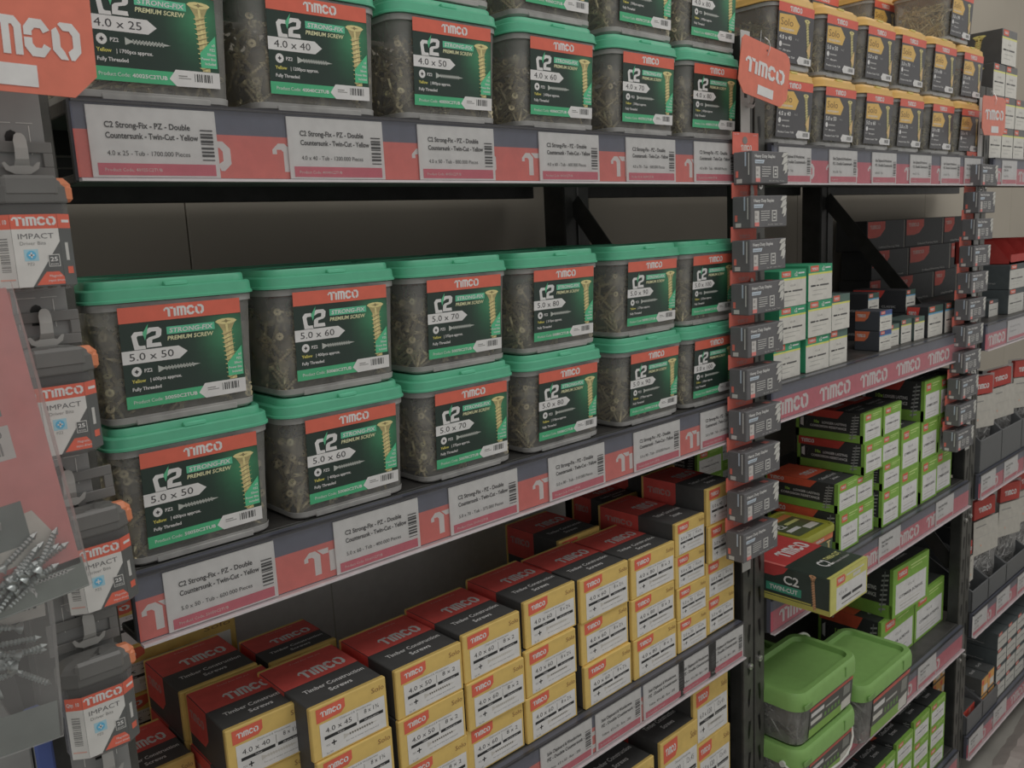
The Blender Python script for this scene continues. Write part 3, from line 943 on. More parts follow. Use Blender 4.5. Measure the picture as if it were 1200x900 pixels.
# --- timber screw stacks on the third shelf: x, width, sizes, tops
RNG = random.Random(5)
stacks = [(.086, .094, 3, '4.0 x 40', '8 x 1½', .046, -.505, .0675, -.02), (.166, .099, 3, '4.0 x 45', '8 x 1¾', .008, -.500, .0655, 0),
          (.281, .101, 3, '4.0 x 50', '8 x 2', .01, -.502, .0655, 0), (.3852, .099, 3, '4.0 x 60', '8 x 2', .01, -.496, .0655, 0),
          (.488, .100, 3, '4.0 x 60', '8 x 2¼', .01, -.491, .0665, 0), (.604, .106, 3, '4.0 x 60', '8 x 2½', .01, -.4925, .0665, 0),
          (.718, .107, 3, '4.0 x 80', '8 x 3', .01, -.495, .0665, 0), (.8305, .080, 4, '5.0 x 70', '10 x 2¾', .01, -.470, .057, 0),
          (.918, .084, 4, '5.0 x 40', '10 x 1½', .01, -.433, .0655, 0)]
for i, (x, w, n, sz, inch, yf, ztop, hh, rz) in enumerate(stacks):
    d = .125 if i > 0 else .115
    if i == 7: d = .165
    if i == 8: d = .14
    z0 = ZB1[2] + .0005
    hb = (ztop - z0) / n
    for k in range(n):
        jx = RNG.uniform(-.0025, .0025) if k < n - 1 else 0
        jy = RNG.uniform(-.003, .003) if k < n - 1 else 0
        if i == 4 and k == n - 1: jx = .009; jy = .004
        if i == 0: jx = 0
        nm = 'top' if k == n - 1 else 'bottom' if k == 0 else ORD[n - 1 - k]
        carton(timber_parts(w, d, hb - .0008, sz, inch), x + jx, yf + jy, z0 + k * hb, w, d, hb - .0008,
               'yellow-fronted screw carton, %s of the %s front stack, third shelf' % (nm, ORD[i]), 'box', 'red, black and yellow screw cartons', rz + RNG.uniform(-.008, .008))
# back row of the third shelf
for i, (x, yf, zt, n, w, d) in enumerate(((.085, .163, -.505, 3, .096, .118), (.197, .160, -.512, 3, .094, .09), (.695, .140, -.490, 3, .098, .13),
                                          (.868, .185, -.478, 3, .084, .09), (.956, .156, -.438, 4, .07, .12), (-.03, .10, -.545, 2, .04, .10), (.0, .30, -.43, 4, .22, .10))):
    if i == 6: d = .095; yf = .31
    z0 = ZB1[2] + .0005; hb = (zt - z0) / n
    for k in range(n):
        carton(timber_parts(w, d, hb - .0008, '4.0 x 40', '8 x 1½'), x, yf, z0 + k * hb, w, d, hb - .0008,
               'yellow-fronted screw carton, layer %s up in back-row stack %s from left' % (ORD[k], ORD[(1, 2, 3, 4, 5, 0, 6)[i]]), 'box', 'screw cartons in the back row')
# front low cartons at the far left
for k, (x, yf, zz) in enumerate(((.004, .135, ZB1[2] + .0005), (.004, .135, ZB1[2] + .0635))):
    carton(timber_parts(.078, .11, .062, '4.0 x 30', '8 x 1¼'), x, yf, zz, .078, .11, .062, 'yellow-fronted screw carton %s beside the left rack post' % ('below', 'above')[k], 'box')
carton(timber_parts(.081, .11, .0625, '4.0 x 30', '8 x 1¼'), .0, .022, ZB1[2] + .0005, .081, .11, .0625, 'low yellow-fronted screw carton in the front left corner', 'box')
# bottom shelf of left bay
for i, (x, w, zt, n, d, sz) in enumerate(((.52, .115, -.88, 2, .15, '5.0 x 80'), (.655, .112, -.847, 2, .15, '5.0 x 90'), (.785, .103, -.836, 2, .15, '5.0 x 100'), (.886, .104, -.790, 3, .16, '6.0 x 120'))):
    z0 = ZB1[3] + .0005; hb = (zt - z0) / n
    for k in range(n):
        carton(timber_parts(w, d, hb - .001, sz, '12 x 4½'), x + (.006 if i == 3 and k == 1 else 0), .014 if i < 3 else .02, z0 + k * hb, w, d, hb - .001,
               'large yellow-fronted screw carton, layer %s up, column %s of the bottom shelf' % (ORD[k], ORD[i]), 'box', 'large screw cartons on the bottom shelf')

# --- green and white screw cartons, middle bay second shelf
z0 = ZB2[1] + .0005
for cx, w, n, zt, yf, var, nm in ((1.148, .094, 3, -.086, .012, 'green', 'left'), (1.2475, .090, 3, -.0815, .010, 'green', 'centre'), (1.343, .073, 2, -.145, .012, 'grey', 'right')):
    hb = (zt - z0) / n
    for k in range(n):
        dx = -.012 if (nm == 'left' and k == 0) else 0
        carton(gw_parts(w, .12, hb - .0008, var), cx + dx, yf + (.004 if k == 0 else 0), z0 + k * hb, w, .12, hb - .0008, 'green and white screw carton, layer %s up in the %s stack' % (ORD[k], nm), 'box', 'green and white screw cartons')
for i, (x, w, yf, h, d, var, zz) in enumerate(((1.572, .058, .02, .0425, .055, 'navy', 0), (1.572, .058, .02, .0425, .055, 'navy', .0433), (1.640, .052, .03, .048, .05, 'grey', 0),
                                               (1.703, .055, .03, .053, .05, 'grey', 0), (1.762, .055, .025, .053, .05, 'grey', 0), (1.826, .085, .02, .072, .05, 'class', 0),
                                               (1.925, .088, .02, .072, .055, 'class', 0), (1.832, .052, .075, .0545, .132, 'class', 0), (1.832, .052, .075, .0545, .132, 'class', .0552), (1.71, .055, .11, .055, .13, 'class', 0),
                                               (1.71, .055, .11, .055, .13, 'class', .0556), (1.50, .045, .25, .055, .07, 'class', 0), (1.50, .045, .25, .055, .07, 'class', .056))):
    carton(gw_parts(w, d, h, var), x, yf, z0 + zz, w, d, h, 'small screw carton %s' % (
        'with navy label below its twin, middle bay', 'with navy label stacked on its twin, middle bay', 'with white front right of the navy-labelled pair', 'narrow with white front before the dark cartons, left one', 'narrow with white front before the dark cartons, right one',
        'tall with white front, left of the pair by the right post', 'tall with white front, nearest the right rack post', 'long and dark with red wedge, lower of front pair', 'long and dark with red wedge, upper of front pair',
        'long and dark with red wedge, lower of rear pair', 'long and dark with red wedge, upper of rear pair', 'small at the back behind green cartons, lower', 'small at the back behind green cartons, upper')[i], 'box')


def g_flap():
    g = G(); g.box(0, .05, 0, .035, 0, .0008, A(56, 72, 66)); g.box(.012, .03, .002, .02, .0008, .006, A(150, 150, 110), .002); return g


o = part('open_carton_flap', None, g_flap, 'card', None, (1.352, .03, ZB2[1] + .0005 + .1415), (.15, -.15, .25))
tag(o, 'torn open carton flap lying on the right green and white stack', 'flap')
# red wedge cartons far back in the right bay
for r, (row, zz) in enumerate((((( 2.400, .162), (2.568, .326), (2.900, .20)), 0), (((2.41, .270), (2.686, .350), (3.04, .18)), .092), (((2.374, .272), (2.652, .312), (2.970, .20)), .184))):
    for i, (x, w) in enumerate(row):
        carton(redwedge_parts(w, .10, .0912), x, .425, ZB3[1] + .0005 + zz, w, .10, .0912, 'black carton with red wedge, %s from left in the %s row up' % (ORD[i], ORD[r]), 'box', 'red-wedged black cartons at the back of right bay', name='nail_carton')

# --- lime cartons, middle bay third shelf
z0 = ZB2[2] + .0005
k_ = (.79 + .02) / .80
for nm, x, w, yf, tops, d, var in (('first', 1.386, .088, .012, (-.5995, -.537), .165, 'orange'), ('second', 1.480, .088, .022, (-.6075, -.5445), .155, 'red'), ('second', 1.498, .088, .014, (-.4745, -.4085), .155, 'red'),
                                   ('third', 1.588, .090, .014, (-.6, -.538, -.475, -.409), .155, 'red'), ('fourth', 1.686, .100, .014, (-.578, -.4785), .15, 'orange'),
                                   ('fifth', 1.806, .095, .016, (-.580, -.484, -.386), .16, 'red'), ('sixth', 1.905, .098, .016, (-.578, -.486, -.390), .16, 'red')):
    zz = z0 if not (x == 1.498) else -.5435
    for k, zt in enumerate(tops):
        lay = k + (2 if x == 1.498 else 0)
        carton(lime_parts(w, d, zt - zz - .0008, var), x + RNG.uniform(-.002, .002), yf + RNG.uniform(-.001, .004), zz, w, d, zt - zz - .0008,
               'lime-fronted screw carton, layer %s up in the %s stack from left' % (ORD[lay], nm), 'box', 'lime-fronted cartons on the third shelf')
        zz = zt
for i, (x, yf, n) in enumerate(((1.30, .30, 4), (1.42, .34, 4))):
    zz = z0
    for k in range(n):
        carton(lime_parts(.10, .14, .063, 'red'), x, yf, zz, .10, .14, .063, 'lime-edged carton in the back row, layer %s up, column %s' % (ORD[k], ('left', 'right')[i]), 'box', 'lime cartons in the back row'); zz += .0638


# wide box with twin cut print, jutting out over the shelf
def twin_parts(w, d, h):
    k = ('twin',)
    def body():
        g = G(); g.box(-w / 2, w / 2, -d / 2, d / 2, 0, h, A(34, 44, 40), .0012, {'y-': A(140, 138, 62), 'ex': A(140, 138, 62), 'ez': A(120, 120, 60)}); return g
    def pr():
        g = fr(w, d, h); ol = A(148, 146, 70)
        g.rect(0, 0, 1, 1, ol, 0); g.rect(.16, .05, .97, .66, WHITE, 1); g.poly([(.16, .70), (.16, .94), (.36, .94), (.40, .84), (.38, .72)], ORED, 1); g.logo(.19, .78, .16, .10, WHITE, 2)
        g.rect(.42, .84, .9, .88, OFFW, 1); g.text('4.5 x 50', .22, .42, .10, GREY, 2); g.rect(.30, .26, .55, .34, BLACK, 2); g.rect(.58, .26, .86, .34, BLACK, 2); g.rect(.3, .14, .8, .17, GREY, 2)
        g.rect(.60, .70, .80, .80, OFFW, 1)
        g.plane((-w / 2, d / 2, 0), (0, -1, 0), (0, 0, 1), d, h)
        g.rect(0, 0, 1, .14, A(130, 126, 54), 0); g.rect(0, .16, .85, .20, A(130, 126, 54), 0)
        rd = A(142, 44, 44)
        g.poly([(.0, 1), (.66, 1), (.62, .82), (.54, .70), (.0, .70)], rd, 0)
        g.text('C2', .62, .56, .24, WHITE, 1, w=.13, bold=True); g.text('TWIN-CUT', .50, .33, .12, WHITE, 1, w=.24, bold=True); g.rect(.47, .28, .77, .50, A(40, 108, 88), 0)
        g.text('55% Faster Drive', .24, .50, .08, WHITE, 1, w=.20); g.rect(.22, .34, .42, .37, WHITE, 0)
        g.screw_art(.86, .06, 1.0, .06, -.02, 1, (A(140, 104, 74), 0, 0))
        g.plane((-w / 2, -d / 2, h), (1, 0, 0), (0, 1, 0), w, d)
        g.rect(0, .38, 1, 1, rd, 0); g.logo(.30, .45, .62, .13, WHITE, 1); g.rect(0, 0, 1, .03, ol, 0)
        g.rect(.02, .375, .06, 1, A(182, 84, 78), 1)
        g.text('C2', .34, .13, .11, WHITE, 1, w=.20, bold=True); g.text('TWIN-CUT', .56, .19, .05, A(176, 170, 90), 1, w=.36, bold=True); g.text('Premium Woodscrew', .56, .12, .03, WHITE, 1, w=.36)
        return g
    return [('carton', k + ('b',), body, 'gloss_print'), ('printed_panels', k + ('p',), pr, 'gloss_print')]


carton(twin_parts(.141, .235, .069), 1.1015, -.115, ZB2[2] + .0006, .141, .235, .069, 'wide red and dark green screw box jutting out over the shelf edge', 'box')


# small olive-lidded tub
def olive_tub():
    t = thing('screw_tub', 'small clear tub with olive green lid beside the lime boxes', 'tub', (1.313, .012 + .065, ZB2[2] + .0006))
    def body():
        g = G(); g.loft([rr(.118, .112, .012, 0), rr(.122, .116, .014, .004), rr(.128, .122, .016, .058)], WHITE, True, False, True); return g
    part('tub_body', None, body, 'clear_tub', t)
    def lid():
        g = G(); c = A(112, 114, 26)
        g.loft([rr(.130, .124, .016, .056), rr(.136, .130, .018, .056), rr(.136, .130, .018, .066), rr(.132, .126, .017, .070), rr(.122, .116, .014, .070), rr(.120, .114, .014, .068)], c, True, True, True)
        return g
    part('lid', None, lid, 'plastic', t)
    def lab():
        g = G().plane((-.054, -.0595, .004), (1, 0, 0), (0, -.05, 1), .108, .050)
        g.rect(0, 0, 1, .74, A(44, 62, 46), 0); g.rect(0, .76, 1, 1, A(178, 84, 46), 0); g.logo(.35, .81, .3, .12, WHITE, 1)
        g.text('c2', .06, .50, .18, WHITE, 1, w=.16, bold=True); g.rect(.28, .55, .56, .64, A(60, 120, 80), 1); g.rect(.04, .24, .42, .42, WHITE, 1)
        g.screw_art(.84, .1, .7, .16, -.05, 1); g.poly([(.62, .02), (.70, .18), (.97, .18), (.97, .02)], WHITE, 4); g.rect(0, 0, .58, .1, A(110, 130, 40), 1)
        g.plane((-.05, -.045, .0682), (1, 0, 0), (0, 1, 0), .10, .09)
        g.rect(0, 0, 1, .8, A(58, 66, 46), 0); g.rect(0, .82, 1, 1, A(178, 90, 50), 0); g.text('c2', .1, .5, .2, WHITE, 1, w=.24, bold=True); g.rect(.42, .55, .9, .66, A(150, 150, 90), 1)
        g.rect(.08, .25, .5, .38, WHITE, 1); g.rect(.55, .08, .95, .28, OFFW, 1)
        return g
    part('printed_label', None, lab, 'gloss_print', t)
    part('screws', None, lambda: pile(77, .112, .106, .045, .04, 70), 'brass', t, kind='stuff')


olive_tub()


# --- large green-lidded tubs on fourth shelf
def big_tub(x0, x1, yf, d, z, h, label, handle=True):
    w = x1 - x0
    t = thing('nail_tub', label, 'tub', ((x0 + x1) / 2, yf + d / 2, z))
    wb = w - .03; db = d - .026
    def body():
        g = G(); g.loft([rr(wb - .008, db - .008, .02, 0), rr(wb, db, .022, .004), rr(w - .014, d - .012, .024, h - .036), rr(w - .006, d - .006, .026, h - .035), rr(w - .006, d - .006, .026, h - .032)], WHITE, True, False, True); return g
    part('tub_body', None, body, 'clear_tub', t)
    c = A(94, 130, 66)
    def lid():
        g = G()
        g.loft([rr(w - .010, d - .010, .026, h - .034), rr(w, d, .03, h - .034), rr(w, d, .03, h - .012), rr(w - .003, d - .003, .029, h - .007), rr(w - .004, d - .004, .029, h - .004), rr(w - .010, d - .010, .027, h),
                rr(w - .032, d - .030, .02, h), rr(w - .040, d - .038, .016, h - .009)], c, True, True, True)
        g.box(-w * .45, -w * .33, -d / 2 - .002, -d / 2 + .001, h - .030, h - .020, tuple(q * .75 for q in c), .001)
        g.box(w * .22, w * .235, -d / 2 - .0012, -d / 2, h - .026, h - .006, tuple(q * .8 for q in c))
        return g
    part('lid', None, lid, 'plastic', t)
    part('nails', None, lambda: pile(int(x0 * 100), wb - .004, db - .004, h - .05, .06, 110, .0016, (.42, .42, .42)), 'zinc', t, kind='stuff')
    def lab():
        g = G().plane((-w * .30, -d / 2 + .0105, .008), (1, 0, 0), (0, -.06, 1), w * .72, h - .052)
        g.rect(0, 0, 1, 1, A(52, 54, 52), 0); g.rect(0, .9, 1, 1, A(150, 60, 48), 1); g.rect(0, 0, .80, .28, LIME, 1)
        g.rect(.03, .66, .32, .80, WHITE, 1); g.rect(.03, .40, .28, .54, OFFW, 1); g.rect(.36, .62, .66, .68, A(130, 130, 126), 1)
        g.poly([(.74, .04), (.74, .34), (.97, .4), (.97, .04)], OFFW, 2); g.rect(.78, .5, .94, .85, A(96, 98, 94), 1)
        for i in range(5): g.rect(.34 + i * .08, .36, .38 + i * .08, .5, A(70, 110, 40), 1)
        return g
    part('printed_label', None, lab, 'gloss_print', t)
    if handle:
        def hd():
            g = G(); pts = []
            for i in range(13):
                a = math.pi * i / 12
                pts.append((-(w / 2 + .002) * math.cos(a), -d / 2 + .035 - .052 * math.sin(a), h - .030 - .034 * math.sin(a)))
            g.tube(pts, .0022, A(150, 152, 148), 8)
            for sx in (-1, 1): g.tube([(sx * w / 2, -d / 2 + .035, h - .030), (sx * (w / 2 + .005), -d / 2 + .035, h - .030)], .006, A(150, 152, 148), 10)
            return g
        part('handle', None, hd, 'plastic', t)
    return t


zb = ZB2[3] + .0006
big_tub(1.098, 1.336, -.064, .150, zb, .114, 'large green-lidded tub with white handle, bottom of the front pair', True)
big_tub(1.098, 1.336, -.064, .150, zb + .1145, .114, 'large green-lidded tub stacked on top of the front pair', False)
big_tub(1.350, 1.600, -.068, .170, zb, .140, 'large green-lidded tub to the right of the stacked pair', False)
t = big_tub(1.15, 1.40, .115, .16, zb, .150, 'large green-lidded tub behind the stacked pair', False)


def g_arch():
    g = G(); pts = []
    for i in range(15):
        a = math.pi * i / 14
        pts.append((.115 - .058 * math.cos(a), -.090 - .006 * math.sin(a), .158 + .046 * math.sin(a) - .02 * i / 14))
    g.tube(pts, .0028, A(156, 160, 152), 8); return g


part('handle', None, g_arch, 'plastic', t)

# --- tall lime cartons on fourth shelf
carton(lime_parts(.196, .16, .1265, 'h'), 1.69, .052, zb, .196, .16, .1265, 'wide lime-fronted carton, lower one behind the green tubs', 'box')
carton(lime_parts(.190, .17, .126, 'h'), 1.722, .040, zb + .1275, .190, .17, .126, 'wide lime-fronted carton resting on another, turned slightly', 'box', rz=-.04)
carton(lime_parts(.190, .16, .1265, 'orange'), 1.892, .052, zb, .170, .16, .1265, 'wide lime-fronted carton standing at the right of its pair', 'box')
# --- lime cartons on the bottom shelf, middle bay
z7 = ZB2[4] + .0006
for i, x in enumerate((1.21, 1.31, 1.41, 1.508, 1.606, 1.707, 1.808, 1.912)):
    for k in range(3):
        zt = (-1.275 if i < 6 else -1.262 if i < 7 else -1.262) + (-.012 if i < 5 else 0)
        hb = (zt - z7) / 3
        carton(lime_parts(.097, .17, hb - .0008, 'orange'), x, .014, z7 + k * hb, .097, .17, hb - .0008, 'lime-fronted carton, layer %s up, %s column on the bottom shelf' % (ORD[k], ORD[i]), 'box', 'lime cartons on the bottom shelf')

# --- right bay, top shelf: black and white cartons
zb3 = ZB3[0] + .0006
for r in range(3):
    for i, x in enumerate((2.145, 2.232, 2.319, 2.406, 2.493)):
        if r == 2 and i > 0: 
            if i > 1: continue
        h = .0765
        carton(gw_parts(.083, .13, h - .001, 'solo'), x + .004 * r, .012, zb3 + r * h, .083, .13, h - .001, 'white-fronted screw carton, row %s up, column %s, top right shelf' % (ORD[r], ORD[i]), 'box', 'white-fronted cartons on the top right shelf')
carton(gw_parts(.106, .22, .084, 'solo'), 2.196, .010, zb3 + 3 * .0765, .106, .22, .084, 'large dark carton with a gold screw picture topping the right stacks', 'box')
# --- right bay second shelf
zc = ZB3[1] + .0006
for r in range(2):
    for i, x in enumerate((2.40, 2.53, 2.66)):
        carton(gw_parts(.125, .14, .068, 'dark'), x, .03, zc + r * .069, .125, .14, .068, 'dark carton with white end, row %s up, column %s, right bay second shelf' % (ORD[r], ORD[i]), 'box', 'dark cartons on the second right shelf')


def g_tray():
    g = G(); c = A(132, 42, 38)
    g.box(0, .30, 0, .15, 0, .004, c); g.box(0, .30, 0, .004, 0, .025, c); g.box(0, .30, .146, .15, 0, .06, c)
    for x in (0, .1, .2, .296):
        g.face([(x, 0, .004), (x, .15, .004), (x, .15, .065), (x, .05, .065)], c); g.face([(x + .004, 0, .004), (x + .004, .05, .065), (x + .004, .15, .065), (x + .004, .15, .004)], c)
    g.plane((.0, 0, .02), (1, 0, 0), (0, 0, 1), 1, 1); 
    return g


o = part('display_tray', None, g_tray, 'card', None, (2.42, .035, zc + .139))
tag(o, 'red cardboard display tray on top of the dark cartons', 'tray')
carton(gw_parts(.07, .1, .045, 'dark'), 2.31, .05, zc, .07, .1, .045, 'small dark carton beside the staple strip, right bay', 'box')

# --- right bay: picking bins with bags
def bin_(x0, x1, z, h, label):
    w = x1 - x0
    t = thing('storage_bin', label, 'bin', (x0, .004, z))
    c = A(66, 68, 70)
    def f():
        g = G()
        g.box(.001, w - .001, 0, .004, 0, h, c, .001)
        g.box(.001, w - .001, 0, .30, 0, .004, c, .001)
        g.box(.001, w - .001, .296, .30, 0, h * 2.2, c, .001)
        return g
    part('tray_shell', ('bin', round(w, 3), h), f, 'plastic', t)
    for sx in (0.001, w - .004):
        def s_(sx=sx):
            g = G()
            a = [(0, h), (0, 0), (.30, 0), (.30, h * 2.2), (.12, h * 2.2)]
            g.loft([[(sx + .003, y, zz) for y, zz in a], [(sx, y, zz) for y, zz in a]], c, True, True, False)
            return g
        part('side_panel', ('bs', round(sx, 3), h), s_, 'plastic', t)
    return t


for lev, (xs, z, h, nm) in enumerate((((2.155, 2.32, 2.485, 2.65), ZB3[2] + .0006, .088, 'third'), ((2.145, 2.27, 2.415, 2.59), ZB3[3] + .0006, .062, 'fourth'))):
    for i in range(len(xs) - 1):
        bin_(xs[i], xs[i + 1] - .001, z, h, 'grey picking bin, %s from left on the %s right shelf' % (ORD[i], nm))
bin_(2.146, 2.268, ZB3[4] + .0006, .055, 'grey picking bin at the left of the bottom right shelf')
bin_(2.269, 2.392, ZB3[4] + .0006, .055, 'grey picking bin at the right of the bottom right shelf')


def bag(x, y, z, w, h, label, seed, rz=0.0, ry=0.0, col=(.75, .75, .75)):
    t = thing('fixings_bag', label, 'bag', (x, y, z), (0, ry, rz))
    R = random.Random(seed)
    def film():
        g = G(); n = 7
        loops = []
        for j in range(n):
            v = j / (n - 1); th = .012 * math.sin(math.pi * min(1, v * 1.15 + .05)) + .001
            ww = w / 2 * (1 - .05 * math.sin(v * 3 + seed))
            if v < .15: ww *= .75 + v * 1.6
            lp = []
            for q in range(10):
                a = 2 * math.pi * q / 10
                lp.append((ww * math.cos(a) + R.uniform(-.001, .001), th * math.sin(a) * R.uniform(.8, 1.2), v * h * .98))
            loops.append(lp)
        g.loft(loops, WHITE, True, True, True); return g
    part('bag_film', None, film, 'clear_film', t)
    def card():
        g = G(); g.box(-w * .42, w * .42, -.0145, -.0137, h * .40, h * .76, A(134, 132, 126))
        g.plane((-w * .42, -.0145, h * .40), (1, 0, 0), (0, 0, 1), w * .84, h * .36); g.rect(.1, .8, .5, .83, GREY); g.disc(.3, .25, .003, A(180, 120, 100)); g.rect(.1, .5, .8, .51, A(120, 120, 118))
        return g
    part('header_card', None, card, 'card', t)
    def top():
        g = G(); g.box(-w * .36, w * .36, -.010, .002, h * .765, h * .96, A(132, 46, 40), .001)
        g.plane((-w * .36, -.010, h * .765), (1, 0, 0), (0, 0, 1), w * .72, h * .18); g.logo(.2, .35, .6, .3, WHITE, 0); return g
    part('red_flap', None, top, 'card', t)
    def scr():
        g = G()
        for i in range(150):
            p0 = Vector((R.uniform(-w * .36, w * .36), R.uniform(-.004, .006), R.uniform(.02, h * .42)))
            dr = Vector((R.gauss(0, .6), R.gauss(0, .1), R.gauss(0, .8))).normalized()
            p1 = p0 + dr * .03; p1.x = max(-w * .38, min(w * .38, p1.x)); p1.z = max(.008, min(h * .5, p1.z)); p1.y = max(-.007, min(.007, p1.y))
            g.tube([p0, p1], [.0016, .0012], col, 5)
        return g
    part('fixings', None, scr, 'zinc', t, kind='stuff')
    return t


for i, (x, w) in enumerate(((2.24, .13), (2.405, .14), (2.57, .14))):
    bag(x, .045, ZB3[2] + .0075, w, .25, 'clear bag of fixings in grey bin, %s from left, third right shelf' % ORD[i], 20 + i, -.22, (.03, -.04, .05)[i])
for i, (x, w) in enumerate(((2.158, .03), (2.325, .145), (2.50, .145), (2.68, .14))):
    bag(x if i else 2.165, .045 if i else .03, ZB3[3] + .0075, w, .285 if i else .20, 'clear bag of fixings in grey bin, %s from left, fourth right shelf' % ORD[i], 30 + i, -.2 if i else 0, (0, -.04, .05, -.03)[i])
# bottom right shelf contents
zd = ZB3[4] + .0056
for i, (x, y, zz, var, w) in enumerate(((2.152, .02, 0, 'redb', .05), (2.20, .02, 0, 'redb', .05), (2.275, .012, 0, 'kraft', .052), (2.332, .012, 0, 'kraft', .052), (2.275, .012, .056, 'kraft', .052), (2.332, .014, .056, 'kraft', .052), (2.152, .10, .0, 'kraft', .052), (2.20, .10, .0, 'kraft', .052),
                                         (2.152, .10, .056, 'kraft', .052), (2.20, .10, .056, 'kraft', .052), (2.275, .10, 0, 'redb', .052), (2.332, .10, 0, 'redb', .052), (2.275, .10, .056, 'kraft', .052), (2.332, .10, .056, 'kraft', .052), (2.152, .10, .112, 'kraft', .052), (2.20, .10, .112, 'kraft', .052))):
    carton(gw_parts(w, .07, .055, var), x, y, zd + zz, w, .07, .055, '%s small carton in bottom grey bin, place %s' % ({'redb': 'red-fronted', 'kraft': 'tan-fronted'}[var], ('one', 'two', 'three', 'four', 'five', 'six', 'seven', 'eight', 'nine', 'ten', 'eleven', 'twelve', 'thirteen', 'fourteen', 'fifteen', 'sixteen')[i]), 'box', 'small cartons in the bottom right bins')
for i, x in enumerate((2.397, 2.482, 2.567, 2.652, 2.737)):
    for k in range(4):
        carton(gw_parts(.080, .15, .052, 'dark'), x, .012, ZB3[4] + .0006 + k * .053, .080, .15, .052, 'dark carton with white end, layer %s up, column %s, bottom right shelf' % (ORD[k], ORD[i]), 'box', 'dark cartons on the bottom right shelf')

# ------------------------------------------------------------------ clip strips with staple cartons
def staple(x, y, z, label, group, rz=0.0, ry=0.0, header=False):
    t = thing('staple_carton', label, 'box', (x, y, z), (0, ry, rz), group)
    w, d, h = .108, .034, .050
    c = A(74, 74, 76)
    def body():
        g = G(); g.box(0, w, 0, d, 0, h, c, .0012); return g
    part('carton', 'stb', body, 'card', t)
    def pr():
        g = G().plane((0, 0, 0), (1, 0, 0), (0, 0, 1), w, h)
        g.text('Heavy Duty Staples', .07, .80, .10, A(158, 158, 156), 1, w=.55, bold=True)
        g.poly([(.07, .62), (.07, .73), (.33, .73), (.30, .62)], A(138, 148, 158), 1); g.text('Galvanised', .08, .65, .05, A(60, 62, 66), 2, w=.2)
        g.rect(.09, .17, .21, .53, A(140, 138, 136), 1); g.text('10', .11, .38, .09, A(70, 68, 68), 2); g.text('mm', .105, .24, .06, A(70, 68, 68), 2)
        g.rect(.09, .05, .21, .17, A(166, 92, 88), 1)
        for i in range(5): g.rect(.26, .50 - i * .07, .50 if i < 4 else .44, .525 - i * .07, A(142, 142, 140), 1)
        g.rect(.56, .18, .70, .54, A(140, 140, 138), 1); g.rect(.585, .22, .675, .50, c, 2); g.rect(.60, .38, .66, .44, A(140, 140, 138), 3); g.rect(.60, .27, .66, .33, A(140, 140, 138), 3)
        g.text('Qty 1000   Stapler  Tacker', .45, .07, .04, A(140, 140, 138), 1, w=.42)
        z_ = [(.86, .97), (.99, .985), (.96, .78), (.99, .80), (.96, .58), (.99, .60), (.95, .36), (.88, .30), (.91, .42), (.84, .40), (.88, .62), (.80, .60), (.87, .82), (.80, .84)]
        g.poly(z_, A(142, 142, 138), 1)
        g.poly([(.85, .80), (.98, .90), (.98, .93), (.85, .83)], A(104, 104, 102), 2); g.poly([(.84, .58), (.97, .68), (.97, .71), (.84, .61)], A(104, 104, 102), 2)
        # left end
        g.plane((0, d, 0), (0, -1, 0), (0, 0, 1), d, h)
        g.rect(.62, .55, .70, .98, A(128, 138, 150), 1); g.rect(.80, .28, .86, .95, A(142, 142, 140), 1)
        g.rect(.14, .22, .28, .42, A(170, 80, 70), 1); g.rect(.18, .04, .48, .17, A(142, 142, 140), 1)
        g.plane((0, 0, h), (1, 0, 0), (0, 1, 0), w, d)
        g.text('Heavy Duty', .08, .35, .22, A(150, 150, 148), 1, w=.3, bold=True); g.rect(.72, .3, .86, .6, A(170, 90, 84), 1)
        return g
    part('printed_panels', 'stp', pr, 'card', t)
    hh = .032 if header else .022
    def tab():
        g = G(); g.box(-.002, .072, d - .0012, d, h - .002, h + hh, A(172, 76, 64))
        g.plane((-.002, d - .0012, h), (1, 0, 0), (0, 0, 1), .074, hh)
        g.logo(.30, .12, .42, .28, A(178, 150, 145) if header else A(146, 100, 96), 0)
        if header:
            g.disc(.46, .62, .006, A(96, 94, 92), 1, sq=1.2); g.text('Qty 1000', .05, .88, .06, WHITE, 1, w=.18); g.text('Staples', .78, .86, .06, WHITE, 1, w=.14)
        return g
    part('hang_tab', 'stt%d' % header, tab, 'card', t)
    return t


